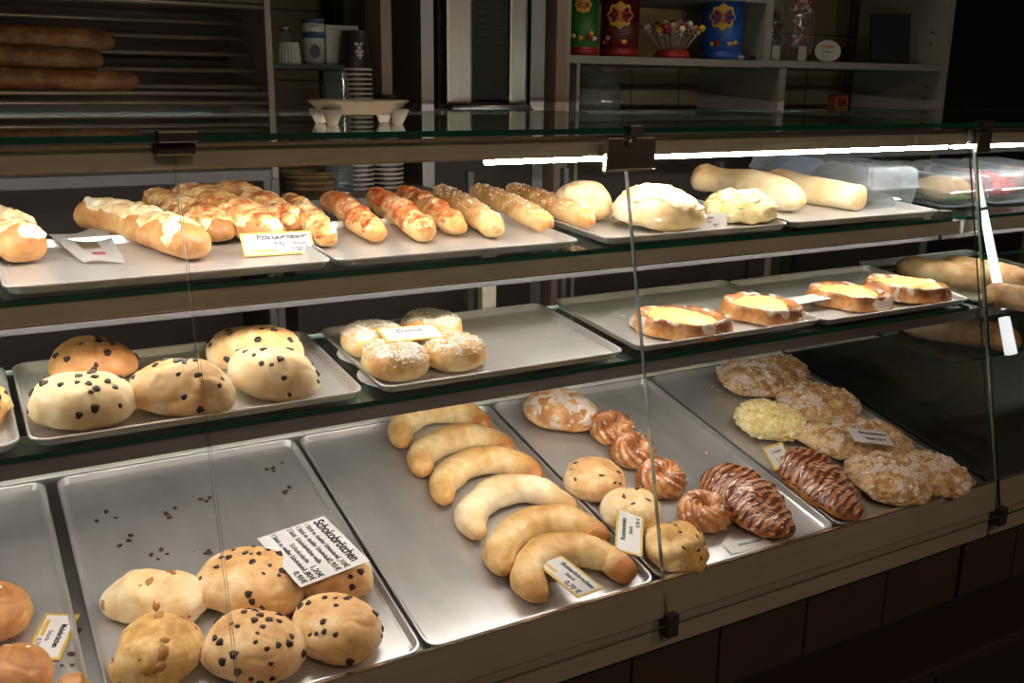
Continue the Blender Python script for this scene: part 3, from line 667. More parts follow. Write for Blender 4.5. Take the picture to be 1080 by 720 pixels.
# ------------------------------------------------------------ top shelf: pretzel sticks with cheese
def stick(pts, w, h, lb, seed, name, body, melt, off, thr, cat='bread stick', group=None, extra=None, cap=.09, lift=.0004, zt=.25):
    o, src = mk_tube(TOP, pts, w, h, name, lb, cat, body, group, seed, keep=True, nu=80, nv=32, cap=cap, prof=lambda u: .86+.18*math.sin(PI*u)+.03*math.sin(u*17+seed), rough=(.0035, 26), ends=.3, lift=lift)
    Lx = max(v.co.length for v in src.verts)
    topping(src, o, 'melted_cheese', melt, lambda c, n: nf(c, 32, seed)*.9 + n.z*.75 - thr - .9*max(0, (c.length/Lx)-.72)*2, off, rough=.0034, freq=110)
    if extra: stud(o.data, o, *extra)
    return o
g = 'big cheese-topped sticks on the top shelf'
stick([(88, 224), (150, 238), (213, 261)], .062, .046, 'large pretzel stick with white cheese, nearest the paper leaflet', 201, 'cheese_stick', 'pretzel_crust', 'cheese_melt', .0025, .42, group=g)
stick([(160, 211), (200, 227), (236, 247)], .058, .040, 'cheese stick behind the large one, partly hidden', 202, 'cheese_stick', 'pretzel_crust', 'gratin', .003, .12, group=g)
stick([(193, 206), (232, 222), (288, 248)], .066, .046, 'broad orange cheese stick behind the pizza stick price card', 203, 'cheese_stick', 'pretzel_crust', 'gratin', .003, .05, group=g)
stick([(222, 199), (262, 213), (312, 238)], .056, .042, 'cheese stick at the right end of the big ones', 204, 'cheese_stick', 'pretzel_crust', 'gratin', .003, .05, group=g)
stick([(-12, 234), (8, 246), (27, 263)], .060, .050, 'cheese stick end at the left edge of the top shelf', 205, 'cheese_stick', 'pretzel_crust', 'cheese_melt', .0025, .2, group=g)
g = 'thin sticks in a row on the top shelf'
sticks = [((302, 211), (347, 253), .040, 'thin cheese stick at the left end of the row', 'cheese'), ((345, 209), (399, 248), .040, 'thin pizza stick, second in the row', 'pizza'), ((392, 207), (453, 247), .043, 'thin red pizza stick, third in the row', 'pizza'),
    ((424, 204), (487, 242), .039, 'thin pizza stick set back, fourth in the row', 'pizza'), ((462, 202), (525, 243), .042, 'plain salted stick, fifth in the row', 'salt'), ((500, 202), (579, 237), .042, 'plain salted stick, sixth in the row', 'salt'), ((536, 200), (624, 234), .040, 'salted stick at the right end of the row, over the tray rim', 'salt')]
for k, (A, B, w, lb, kd) in enumerate(sticks):
    m = ((A[0]+B[0])/2, (A[1]+B[1])/2-1)
    if kd == 'salt':
        o, src = mk_tube(TOP, [A, m, B], w, w*.88, 'salt_stick', lb, 'bread stick', 'stick_crust', g, 210+k, keep=True, nu=80, nv=28, cap=.10, prof=lambda u: .82+.22*math.sin(PI*u), ridge=lambda u: .05*abs(math.sin(u*15)), rough=(.0025, 26), ends=.3, lift=.003 if k == 6 else .0004)
        bm = bmesh.new(); rnd = random.Random(k); vs = [v for v in src.verts if v.normal.z > .35]
        for i in range(130):
            v = rnd.choice(vs); s = rnd.uniform(.0012, .0022)
            bmesh.ops.create_cube(bm, size=1, matrix=Matrix.Translation(v.co+v.normal*.0004) @ Matrix.Rotation(rnd.random()*6, 4, Vector((1, rnd.random(), rnd.random())).normalized()) @ Matrix.Scale(s, 4))
        tag(obj('salt_grains', bm, 'salt_crystal', o), kind='stuff')
    else:
        stick([A, m, B], w, w*.88, lb, 210+k, 'pizza_stick' if kd == 'pizza' else 'cheese_stick', 'stick_crust', 'pizza_melt' if kd == 'pizza' else 'gratin', .0016, .22, group=g)
# round loaves and long rolls
def loaf(A, B, w, h, lb, seed, mt, name='round_loaf', lift=0, melt=None, thr=.3, rg=(.006, 18)):
    o, src = mk_dome(TOP, A, B, w, h, name, lb, 'loaf', mt, 'round loaves on the top shelf', seed, keep=True, lift=lift, rough=rg, rough2=(.0015, 70))
    if melt: topping(src, o, 'melted_cheese', melt, lambda c, n: nf(c, 40, seed)*1.0 + n.z*.7 - thr, .0022, rough=.002, freq=120)
loaf((586, 211), (645, 213), .13, .066, 'pale round loaf behind the salted stick', 221, 'pale_crust')
loaf((649, 219), (741, 223), .11, .070, 'large floury round loaf crossed by the centre glass joint', 222, 'pale_crust', melt='cheese_melt', thr=.35)
loaf((742, 216), (821, 222), .092, .056, 'seedy yellowish round loaf, right of the large floury one', 223, 'yellow_crumble', melt='yellow_crumble', thr=.2, rg=(.007, 40))
g = 'long smooth rolls on the top shelf'
mk_tube(TOP, [(732, 187), (775, 194), (845, 213)], .072, .058, 'long_roll', 'long smooth pale roll, left one of the pair', 'roll', 'pale_crust', g, 231, cap=.16, rough=(.004, 14), ends=.15, prof=lambda u: 1+.12*math.cos(u*9))
mk_tube(TOP, [(815, 190), (858, 202), (911, 211)], .062, .052, 'long_roll', 'long smooth pale roll with a cut end, right one of the pair', 'roll', 'pale_crust', g, 232, cap=.06, rough=(.003, 14), ends=.35)
# ------------------------------------------------------------ crumbs on the trays
def crumbs(S, pxs, mat, label, name='crumbs', size=.003, seed=1, n=3, spread=.008):
    rnd = random.Random(seed); bm = bmesh.new(); p0 = S.hit(*pxs[0], .002); M = S.frame(p0); Mi = M.inverted()
    for c in pxs:
        q0 = Mi @ S.hit(*c, .0012)
        for i in range(n):
            s = size*rnd.uniform(.25, 1) if i else size
            q = q0 + Vector((rnd.uniform(-1, 1)*spread*(i > 0), rnd.uniform(-1, 1)*spread*(i > 0), 0)); q.z = -.0005+s*.2
            bmesh.ops.create_icosphere(bm, subdivisions=1, radius=1, matrix=Matrix.Translation(q) @ Matrix.Rotation(rnd.random()*6, 4, 'Z') @ Matrix.Diagonal((s, s*.7, s*.35, 1)))
    return tag(obj(name, bm, mat, None, M), label, 'crumbs', None, 'stuff')
crumbs(DECK, [(112, 540), (138, 565), (170, 580), (212, 527), (220, 582), (288, 494), (175, 542), (300, 520), (83, 665), (75, 690)], 'brown_crumb', 'dark crumbs and chip bits scattered on the dark bun tray', n=4, spread=.02, size=.0055)
crumbs(DECK, [(380, 498), (440, 575), (463, 625), (486, 639), (456, 594)], 'pale_crumb', 'few pale crumbs on the tray of crescents', n=4, size=.0016, seed=3)
crumbs(DECK, [(757, 411), (752, 408), (790, 452), (800, 456), (595, 470), (745, 477)], 'pale_crumb', 'pale crumbs fallen from the crumble pastries', n=3, size=.004, seed=4)
crumbs(MID, [(650, 330), (657, 334), (664, 329), (655, 322), (640, 345)], 'pale_crumb', 'custard pastry crumbs left of the first custard pastry', n=3, size=.005, seed=5)
crumbs(MID, [(559, 345), (572, 356), (577, 353), (540, 362)], 'pale_crumb', 'white flecks on the mostly empty doughnut tray', n=3, size=.0028, seed=6)
crumbs(MID, [(139, 433), (142, 434), (131, 437)], 'chocolate', 'chocolate bits fallen beside the pale front bun', n=3, size=.004, seed=7)
crumbs(TOP, [(650, 234), (656, 236), (648, 230)], 'pale_crumb', 'flour crumbs left of the large round loaf', n=4, size=.006, seed=8)
# ------------------------------------------------------------ cards
def card(S, c, lift, label, lines, name='price_tag', border=True, tilt=0, thick=.0012, slots=()):
    """c: four photo corners tl,tr,br,bl of the card on a plane lifted above S and tipped up by tilt"""
    base = S.hit((c[2][0]+c[3][0])/2, (c[2][1]+c[3][1])/2, lift); Q = Surf(0, 0, S.t+tilt); Q.o = base
    w = [Q.hit(*p) for p in c]; ctr = sum(w, Vector())/4
    x = ((w[1]-w[0])+(w[2]-w[3])); x.normalize(); y = Q.N.cross(x)
    W_ = ((w[1]-w[0]).length+(w[2]-w[3]).length)/2; H_ = ((w[0]-w[3]).length+(w[1]-w[2]).length)/2
    M = Matrix.Translation(ctr) @ Matrix((x, y, Q.N)).transposed().to_4x4()
    e = min(W_, H_)*.09 if border else 0
    bm = box(-W_/2, W_/2, -H_/2, H_/2, 0, thick, thick*.3)
    o = tag(obj(name, bm, 'card_yellow' if border else 'card_white', None, M), label, 'price tag' if border else 'sign')
    if border: obj('card_face', box(-W_/2+e, W_/2-e, -H_/2+e, H_/2-e, thick*.9, thick+.0002), 'card_white', o)
    for (s, fx, fy, fs, al, mat, bold) in lines:
        text_mesh(s, H_*fs, mat, o, M @ Matrix.Translation((fx*W_, fy*H_, thick+.0006)), 'lettering', al, bold*H_*fs, fit=W_*(.86 if fs > .2 and name == 'product_sign' else .72 if len(s) > 12 else .5))
    for (a, b, cc, d, mat) in slots: obj('label_field', box(a*W_, b*W_, cc*H_, d*H_, thick, thick+.0004), mat, o)
    return o
card(TOP, [(253, 247), (328, 243), (332, 267), (257, 271)], .001, 'price card for the pizza pretzel sticks, standing at the tray front',
     [('Pizza Laugenstange', .44, .27, .28, 'RIGHT', 'ink', .03), ('XXL', .02, -.02, .24, 'CENTER', 'ink', .02), ('Stück', .30, -.02, .22, 'CENTER', 'ink', .015), ('1,50 €', .42, -.30, .26, 'RIGHT', 'ink', .02)], tilt=math.radians(45), slots=[(-.42, -.02, -.36, -.24, 'card_yellow')])
card(TOP, [(717, 227), (764, 225), (768, 239), (720, 242)], .001, 'small price card in front of the seedy loaf', [('Dinkelbrötchen', 0, .24, .26, 'CENTER', 'ink', .01), ('Stück', .1, -.05, .22, 'CENTER', 'ink', 0), ('0,95 €', .25, -.3, .2, 'CENTER', 'ink', 0)], tilt=math.radians(76), border=False)
sg = [(334, 540), (384, 586), (323, 626), (279, 573)]
L1 = ['1 Stück m. dunkler Schokolade', '1 Stück m. dunkler Schokolade', '2 Stück  Schokobrötchen weiße', '           Schokolade', '']
o = card(DECK, sg, .064, 'large white sign headed in bold for the chocolate rolls, lying over two buns', [('Schokobrötchen', -.02, .36, .215, 'CENTER', 'ink', .02)]
    + [(s, -.47, .19-.125*i, .10, 'LEFT', 'ink_grey', .01) for i, s in enumerate(L1)] + [(s, .47, .19-.125*i, .11, 'RIGHT', 'ink', .015) for i, s in enumerate(['1,10€', '0,95€', '', '1,20€', ''])]
    + [('3 Stück m. weißer Schokolade', -.47, -.30, .10, 'LEFT', 'ink_grey', .01), ('1,80€', .47, -.30, .11, 'RIGHT', 'ink', .015), ('0,95€', .47, -.42, .11, 'RIGHT', 'ink', .015)], name='product_sign', border=False, tilt=math.radians(-2), thick=.0008)
card(DECK, [(83, 648), (58, 704), (30, 688), (49, 647)], .002, 'yellow-edged tag lying flat on the left deck tray', [('Mohnbrötchen', 0, .2, .26, 'CENTER', 'ink', .02), ('Stück', .0, -.1, .2, 'CENTER', 'ink_grey', 0), ('0,70 €', .2, -.32, .2, 'CENTER', 'ink_grey', 0)], slots=[(-.35, .0, -.36, -.24, 'card_yellow')])
card(DECK, [(582, 579), (630, 617), (616, 635), (567, 594)], .037, 'yellow-edged tag leaning on the front crescent roll', [('Butterhörnchen', .1, .22, .24, 'CENTER', 'ink', .02), ('Stück', .08, -.03, .2, 'CENTER', 'ink', .01), ('0,70 €', .28, -.3, .26, 'CENTER', 'ink', .02)], tilt=math.radians(-6), slots=[(-.4, -.1, -.3, -.18, 'card_yellow')])
card(DECK, [(648, 580), (652, 537), (678, 536), (677, 588)], .036, 'upright yellow-edged tag on the pale cookie', [('Rosinenkeks', 0, .22, .24, 'CENTER', 'ink', .02), ('Stück', .0, -.05, .2, 'CENTER', 'ink', .01), ('0,90 €', .2, -.3, .2, 'CENTER', 'ink', .01)], tilt=math.radians(6))
card(DECK, [(763, 574), (803, 565), (815, 573), (771, 585)], .002, 'small paper label at the foot of the striped pastry', [('Schokocroissant', .1, .1, .3, 'CENTER', 'ink_grey', .01)], border=False, thick=.0006)
card(DECK, [(813, 475), (832, 466), (829, 489), (807, 494)], .030, 'small tilted tag between the two right-hand deck trays', [('Croissant', 0, .2, .2, 'CENTER', 'ink', .01), ('1,10', 0, -.15, .25, 'CENTER', 'ink', .01)], tilt=math.radians(35))
card(DECK, [(895, 450), (936, 457), (941, 469), (899, 466)], .070, 'whitish tag lying on the wide crumble pastry', [('Streuseltaler', .1, .2, .26, 'CENTER', 'ink', .01), ('Stück 1,20 €', .1, -.2, .22, 'CENTER', 'ink', .01)], border=False)
card(MID, [(396, 347), (459, 342), (471, 356), (407, 362)], .040, 'yellow-edged tag lying across the doughnuts', [('Donut', 0, .15, .3, 'CENTER', 'ink_grey', 0)], tilt=math.radians(4))
card(MID, [(832, 315), (877, 308), (884, 313), (837, 322)], .018, 'narrow white price strip between the custard pastries', [], border=False)
# leaflet on the top shelf: slightly curled paper
p = TOP.hit(92, 263, .001); cs = [(52, 257), (108, 240), (132, 276), (88, 278)]
w = [TOP.hit(*q, .003) for q in cs]; M = TOP.frame(sum(w, Vector())/4); Mi = M.inverted(); lw = [Mi@q for q in w]; bm = bmesh.new(); n = 10; g_ = []
for i in range(n+1):
    for j in range(n+1):
        u, v = i/n, j/n; q = lw[0].lerp(lw[1], u).lerp(lw[3].lerp(lw[2], u), v); q.z = .0015+.012*(1-v)*abs(2*u-1)**1.5+.002*math.sin(u*5); g_.append(bm.verts.new(q))
for i in range(n):
    for j in range(n): f = bm.faces.new([g_[i*(n+1)+j], g_[(i+1)*(n+1)+j], g_[(i+1)*(n+1)+j+1], g_[i*(n+1)+j+1]]); f.material_index = 1 if 3 <= i <= 6 and 3 <= j <= 5 else 2 if (i in (4, 5, 6) and j == 7) else 0
bmesh.ops.solidify(bm, geom=bm.faces[:], thickness=.0004)
plain('leaflet_photo', H('8c7a60'), .5, var=.6); plain('leaflet_red', H('b0606a'), .5, var=.3)
lf = tag(obj('leaflet', bm, 'card_white', None, M, False, ['card_white', 'leaflet_photo', 'leaflet_red']), 'curled white leaflet with a small colour picture, lying on the top shelf tray', 'leaflet')
# ------------------------------------------------------------ next section contents
crust('roll_crust', H('d2b48c'), H('b48c5c'), H('8a6038'), 14, .6, .2, 1, .3)
NM = Surf(1.165, 1.186, .0949)
for k, (A, B, w, lb) in enumerate([((925, 283), (1030, 300), .07, 'floury sandwich roll behind the partition pane, back left of the pile'), ((990, 280), (1085, 296), .075, 'floury sandwich roll behind the partition pane, back right'), ((985, 316), (1090, 334), .07, 'floury sandwich roll in front of the two at the back')]):
    M, P_ = local_pts(NM, [A, ((A[0]+B[0])/2, (A[1]+B[1])/2), B], .05)
    if M.translation.x < 1.80: M = Matrix.Translation((1.80-M.translation.x, 0, 0)) @ M
    o = tag(obj('sandwich_roll', tube_bread(P_, w, .05, seed=300+k, cap=.2, rough=(.004, 18)), 'roll_crust', None, M, True), lb, 'roll', 'rolls in the next case section')
LOW = Surf(1.19, 1.069, .0949)
M = LOW.frame(LOW.o + Vector((1.83, 0, 0)) + LOW.V*.07, -.9)
tag(obj('sandwich_roll', tube_bread([(-.12, 0, 0), (0, .004, 0), (.12, 0, 0)], .08, .055, seed=310, cap=.2, rough=(.004, 18)), 'roll_crust', None, M, True), 'long sandwich roll on the lower glass shelf of the next section', 'roll', 'rolls in the next case section')
CUR = case2
bm = slab((1.716, 1.187, 1.060), (1.1, 0, 0), (0, .36, .034), (0, 0, 1), .007); part('shelf_glass', bm, 'shelf_glass', mats=['shelf_glass', 'glass_edge'])
emit('streak_glow', (.92, .97, 1), .85)
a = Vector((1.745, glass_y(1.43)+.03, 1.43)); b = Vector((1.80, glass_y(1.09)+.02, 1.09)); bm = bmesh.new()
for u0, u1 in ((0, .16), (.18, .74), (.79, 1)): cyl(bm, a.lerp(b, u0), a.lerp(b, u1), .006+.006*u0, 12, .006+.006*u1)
part('glare_streak', bm, 'streak_glow', True)  # glowing rods added to stand in for a tube's reflection in the glass
glassy('box_plastic', (.90, .93, .96), .06, 2.2, .20, (.7, .78, .85))
plain('sandwich_bread', H('c8a070'), .6, var=.2); plain('lettuce', H('4f7a2a'), .5, var=.4); plain('ham', H('b04a48'), .45, var=.3); plain('chocolate_cake', H('2a2428'), .6, var=.4); plain('blue_card', H('38506a'), .5, var=.2)
def clam(x, y, w, d, h, label, fill, turn=0):
    M = TOP.frame(Vector((x, y, TOP.o.z+(y-TOP.o.y)*math.tan(TOP.t)+.001)), turn)
    t = .0012; bm = bmesh.new()
    def q(i, z): return [bm.verts.new(p) for p in ((i, i, z), (w-i, i, z), (w-i, d-i, z), (i, d-i, z))]
    r = [q(.008, 0), q(.004, h*.45), q(-.002, h*.5), q(.002, h*.55), q(.008, h*.93), q(.014, h)]
    for A, B in zip(r, r[1:]):
        for i in range(4): bm.faces.new([A[i], A[(i+1) % 4], B[(i+1) % 4], B[i]])
    bm.faces.new(r[0][::-1]); bm.faces.new(r[-1]); bmesh.ops.bevel(bm, geom=[e for e in bm.edges if abs(e.verts[0].co.z-e.verts[1].co.z) > .002], offset=.006, segments=2, affect='EDGES')
    o = tag(obj('plastic_box', bm, 'box_plastic', None, M, False), label, 'box', 'clear plastic boxes at the right of the top shelf')
    for nm, mt, a_, b_, c_, d_, zt in fill:
        rnd = random.Random(hash(label) % 99 if False else len(label)); bm = dome_bread((b_-a_)*w, (d_-c_)*d, h*zt, len(label), rough=(.006, 30), p=3)
        for v in bm.verts: v.co += Vector(((a_+b_)/2*w, (c_+d_)/2*d, .003))
        obj(nm, bm, mt, o, None, True)
    return o
clam(1.538, 1.290, .152, .34, .078, 'large clear plastic box right of the long rolls, filled with dark cake', [('dark_cake', 'chocolate_cake', .05, .95, .04, .60, .95), ('blue_insert', 'blue_card', .05, .95, .60, .97, .9)], 0)
clam(1.720, 1.250, .15, .24, .062, 'clear plastic box behind the partition pane, with a green-leafed sandwich', [('sandwich', 'sandwich_bread', .1, .9, .1, .5, .8), ('lettuce', 'lettuce', .06, .94, .08, .9, .5)])
clam(1.885, 1.250, .15, .24, .062, 'clear plastic box with a reddish ham sandwich, middle of the boxes beyond the pane', [('ham_slices', 'ham', .06, .94, .1, .9, .8)])
clam(2.050, 1.250, .15, .24, .062, 'clear plastic box furthest right, at the edge of the photo', [('sandwich', 'sandwich_bread', .1, .9, .1, .9, .8), ('ham_slices', 'ham', .06, .94, .3, .95, .5)])
tray(NM, 1.725, .39, .3, 'steel tray under the rolls of the neighbouring section', 'tray_metal', None, .0)
# ------------------------------------------------------------ coin dish on top of the glass
plain('white_ceramic', H('c4bcb4'), .22, var=.02)
c0 = Vector((.545, 1.40, 1.5385))
bm = lathe(bmesh.new(), [(0, .014), (.80, .014), (.95, .019), (1.14, .030), (1.20, .032), (1.19, .0345), (1.10, .034), (.92, .026), (.8, .022), (0, .022)], 40, sx=.064, sy=.050)
for dx, dy in ((-.046, -.026), (.046, -.026), (-.046, .026), (.046, .026)): cyl(bm, (dx*1.10, dy, 0.0), (dx*1.12, dy*1.1, .022), .0075, 14, .016)
tag(obj('coin_dish', bm, 'white_ceramic', None, Matrix.Translation(c0), True), 'white footed oval dish standing on top of the glass case', 'dish')
# ------------------------------------------------------------ bread rack at the back left
plain('rack_rod', H('a89a88'), .35, .7); plain('rack_side', H('8a7c6c'), .5, .1); plain('rack_dark', H('2c2018'), .6)
rack = empty('bread_rack', (.2, 2.3, 0), 'slanted rod rack holding three dark baguettes at the back left', 'rack')
CUR = rack
ZR = [(2.150, 1.570), (2.150, 1.551), (2.198, 1.584), (2.236, 1.618), (2.267, 1.653), (2.300, 1.688), (2.330, 1.722), (2.150, 1.748), (2.150, 1.760), (2.19, 1.790)]
for y, z in ZR:
    bm = bmesh.new(); cyl(bm, (-.75, y, z), (.632, y, z), .0048, 10); part('rod', bm, 'rack_rod', True)
part('side_post', box(.628, .642, 2.142, 2.160, .02, 2.2, .002), 'rack_side')
bm = bmesh.new(); prism(bm, [(2.16, 1.45), (2.50, 1.45), (2.50, 2.2), (2.16, 2.2)], .634, .640); part('side_panel', bm, 'rack_side')
part('back_panel', box(-.76, .634, 2.495, 2.51, 0.02, 2.2), 'rack_dark')
part('side_post', box(-.775, -.76, 2.142, 2.51, .02, 2.2, .002), 'rack_side')
for k, (x1, y, z, r, lb) in enumerate([(.371, 2.195, 1.587, .045, 'lowest and longest baguette of the three on the rod rack'), (.315, 2.242, 1.628, .047, 'middle baguette of the three on the rod rack'), (.345, 2.283, 1.666, .05, 'topmost dark brown baguette on the rod rack')]):
    bm = tube_bread([(-.45, 0, 0), (-.1, .004, 0), (.30, 0, 0)], r*1.05, r*.9, seed=320+k, cap=.05, nu=90, prof=lambda u: .9+.12*math.sin(u*PI), rough=(.003, 20), ridge=lambda u: .04*math.sin(u*60))
    M = Matrix.Translation((x1-.30, y-.006, z-.006)) @ Matrix.Rotation(.75, 4, 'X')
    tag(obj('baguette', bm, 'baguette_crust', None, M, True), lb, 'baguette', 'baguettes on the rod rack')
# ------------------------------------------------------------ back counter and its things
plain('counter_top', H('6e675e'), .45); plain('cupboard_dark', H('2a211a'), .6); plain('post_beige', H('8a7666'), .6); plain('shelf_dark', H('1c1713'), .5)
cn = empty('back_counter', (.95, 2.3, 0), 'grey-topped back counter behind the case, under the cup stacks', 'counter')
CUR = cn
part('counter_top', box(.66, 1.06, 2.10, 2.75, 1.318, 1.343, .003), 'counter_top'); part('cabinet', box(.67, 1.05, 2.14, 2.75, 0, 1.318), 'cupboard_dark')
ws = tag(obj('wall_shelf', box(.66, .905, 2.26, 2.50, 1.624, 1.636, .001), 'shelf_dark', None, I4), 'dark wall shelf carrying a milk carton and a white box', 'shelf')
bm = bmesh.new(); bx(bm, .674, .69, 2.45, 2.52, 1.5, 1.624)
for x in (.70, .87): 
    bm = bmesh.new(); prism(bm, [(2.50, 1.624), (2.49, 1.54), (2.50, 1.50), (2.51, 1.50), (2.51, 1.624)], x, x+.008); obj('bracket', bm, 'shelf_dark', ws, I4)
plain('carton_white', H('a8a4a0'), .5, var=.03); plain('carton_blue', H('2c3c6c'), .5); plain('carton_dark', H('1a1a20'), .5); plain('cup_dark', H('1c120e'), .45); plain('cup_rim', H('a89c90'), .4); plain('bean_print', H('b8b0a8'), .5)
ct = empty('milk_carton', (.795, 2.32, 1.636), 'white carton with blue band standing on the dark wall shelf', 'carton')
bm = lathe(bmesh.new(), [(0, 0), (.0255, 0), (.0255, .098), (.0235, .101), (0, .101)], 24); obj('body', bm, 'carton_white', ct, None, True)
obj('blue_band', lathe(bmesh.new(), [(.0257, .060), (.0260, .060), (.0260, .074), (.0257, .074)], 24), 'carton_blue', ct, None, True)
obj('lid', lathe(bmesh.new(), [(.026, .093), (.0265, .093), (.0265, .103), (0, .104)], 24), 'carton_blue', ct, None, True)
bm = bmesh.new(); lathe(bm, [(0, 0), (.012, 0), (.012, .001), (0, .001)], 20, sy=1.3); dk = obj('dark_spot', bm, 'carton_dark', ct, Matrix.Translation((.795, 2.32, 1.636)) @ Matrix.Translation((-.006, -.0255, .030)) @ Matrix.Rotation(PI/2, 4, 'X'))
text_mesh('CREMA', .007, 'carton_dark', ct, Matrix.Translation((.788, 2.2937, 1.636+.087)) @ Matrix.Rotation(PI/2, 4, 'X'))
bm = box(-.04, .04, -.03, .03, 0, .088, .003); o = tag(obj('white_box', bm, 'carton_white', None, Matrix.Translation((.862, 2.34, 1.6362))), 'plain whitish box beside the milk carton', 'box')
obj('lid', box(-.0415, .0415, -.0315, .0315, .080, .091, .002), 'carton_white', o)
glassy('jar_glass', (.9, .92, .92), .02, 1.2, .04)
bm = lathe(bmesh.new(), [(0, 0), (.018, 0), (.02, .01), (.0195, .055), (.012, .068), (.012, .078), (.0105, .078), (.0105, .068), (.018, .055), (.018, .004), (0, .003)], 20)
o = tag(obj('glass_shaker', bm, 'jar_glass', None, Matrix.Translation((.742, 2.37, 1.6362)), True), 'glass shaker with metal cap behind the white paper cups', 'shaker'); obj('cap', lathe(bmesh.new(), [(.0125, .076), (.013, .076), (.013, .086), (0, .089)], 18), 'steel', o, None, True)
bm = bmesh.new(); prof = [(0, 0), (.020, 0)]
n = 40; A = []; 
for (r, z) in ((.026, 0), (.0225, .045), (.021, .048), (.0205, .045), (.024, .002)):
    A.append([bm.verts.new((r*(1+.04*(-1)**i)*math.cos(2*PI*i/n), r*(1+.04*(-1)**i)*math.sin(2*PI*i/n), z)) for i in range(n)])
for P1, P2 in zip(A, A[1:]):
    for i in range(n): bm.faces.new([P1[i], P1[(i+1) % n], P2[(i+1) % n], P2[i]])
bm.faces.new(A[2]); 
tag(obj('paper_cake_cases', bm, 'carton_white', None, Matrix.Translation((.731, 2.31, 1.6362))), 'small stack of upturned white paper cases on the wall shelf', 'paper cases')
# stacks of upturned paper cups
def cup_mesh():
    bm = bmesh.new(); lathe(bm, [(.0385, .003), (.0395, .0), (.041, .0005), (.0415, .003), (.0405, .0055), (.0385, .0055)], 28, mi=1); lathe(bm, [(.0385, .004), (.029, .090), (.0285, .0905), (.0275, .0885), (0, .0885)], 28); return bm
g1 = 'upturned paper cups, nested in stacks'
me0 = None
for (cx, n, lb, sp) in ((.880, 26, 'paper cup in the tall upturned stack', .0112), (.958, 13, 'paper cup in the lower stack beside the tall one', .0112)):
    for k in range(n):
        top_ = k == n-1
        l2 = ('dark printed paper cup on top of the tall stack, with coffee bean emblem' if cx < .9 else 'topmost cup of the lower stack beside the tall one') if top_ else lb+', only its pale rim showing'
        if me0 is None: o = obj('paper_cup', cup_mesh(), 'cup_dark', None, None, True, ['cup_dark', 'cup_rim']); me0 = o.data
        else: o = bpy.data.objects.new('paper_cup', me0); C.objects.link(o)
        o.matrix_world = Matrix.Translation((cx, 2.28, 1.3435+k*sp)); tag(o, l2, 'cup', g1 if not top_ else g1)
        if top_ and cx < .9:
            Mx = o.matrix_world.copy()
            for dx, dz, r, rot in ((-.006, .060, .0052, .5), (.005, .060, .0052, -.5), (0, .0505, .0058, 0), (-.0065, .043, .0045, .3), (.0065, .043, .0045, -.3), (-.004, .035, .004, 0), (.004, .035, .004, 0), (0, .029, .004, 0), (0, .041, .005, 0)):
                rr = .0405-(.0405-.029)*(dz/.09)
                bm = lathe(bmesh.new(), [(0, 0), (r, 0), (r*.9, .001), (0, .0016)], 14, sy=.75)
                q = obj('bean_emblem', bm, 'bean_print', o); q.matrix_local = Matrix.Translation((dx, -math.sqrt(rr*rr-dx*dx)+.0004, dz)) @ Matrix.Rotation(rot, 4, 'Y') @ Matrix.Rotation(PI/2+.12, 4, 'X')
# clear cups beside
for k in range(9):
    if k == 0: o = obj('clear_cup', lathe(bmesh.new(), [(.036, 0), (.038, .001), (.036, .004), (.026, .09), (0, .09), (0, .089), (.0252, .089), (.035, .003)], 24), 'jar_glass', None, None, True); mc = o.data
    else: o = bpy.data.objects.new('clear_cup', mc); C.objects.link(o)
    o.matrix_world = Matrix.Translation((.802, 2.2, 1.3435+k*.0235)); tag(o, 'clear plastic cup in the upturned stack left of the dark cups', 'cup', 'clear cups in a stack')
# basket on the counter
plain('wicker', H('6e5638'), .7, var=.35, bumps=.6, bscale=200)
o = tag(obj('bread_basket', lathe(bmesh.new(), [(0, 0), (.055, 0), (.07, .05), (.073, .05), (.071, .053), (.066, .050), (.052, .004), (0, .004)], 32), 'wicker', None, Matrix.Translation((.745, 2.23, 1.3435)), True), 'small wicker basket on the back counter, left of the cup stacks', 'basket')
for z in (.012, .026, .040): obj('rib', lathe(bmesh.new(), [(.057+z*.30, z), (.0605+z*.30, z+.003), (.058+z*.30, z+.006)], 32), 'wicker', o, None, True)
# post, gap and oven
tag(obj('wall_post', box(.958, .985, 2.30, 2.40, 0, RZ), 'post_beige', None, I4), kind='structure').name = 'trim_1'
tag(obj('trim', box(1.064, 1.098, 2.30, 2.9, 0, RZ), 'dull_steel', None, I4), kind='structure').name = 'trim_2'
plain('wall_brown', H('3c3024'), .7)
tag(obj('trim', box(.985, 1.064, 2.62, 2.7, 0, RZ), 'wall_brown', None, I4), kind='structure').name = 'trim_3'
ov = empty('oven', (1.26, 2.6, 0), 'tall steel oven with black control panel behind the counter', 'oven'); CUR = ov
brushed('oven_steel', (.55, .50, .46), .35, .9, 1.1, vec=(25, 25, 1)); plain('oven_black', (.006, .006, .007), .6); plain('oven_mark', H('3a3a40'), .4)
part('body', box(1.13, 1.395, 2.34, 2.9, 0, 2.5), 'rack_dark')
part('door_pillar', box(1.135, 1.208, 2.30, 2.34, 1.545, 2.45, .006), 'oven_steel'); part('door_pillar', box(1.318, 1.372, 2.30, 2.34, 1.545, 2.45, .006), 'oven_steel')
cp = part('control_panel', box(1.208, 1.318, 2.308, 2.34, 1.555, 2.45, .003), 'oven_black')
for i in range(7):
    for x in (1.226, 1.278): part('button_mark', box(x, x+.022, 2.3065, 2.308, 1.70+i*.018, 1.7018+i*.018), 'oven_mark', par=cp)
part('lower_door', box(1.10, 1.40, 2.31, 2.34, .9, 1.535, .004), 'rack_dark')
part('door_handle', cyl(bmesh.new(), (1.14, 2.28, 1.535), (1.37, 2.28, 1.535), .008), 'steel', True)
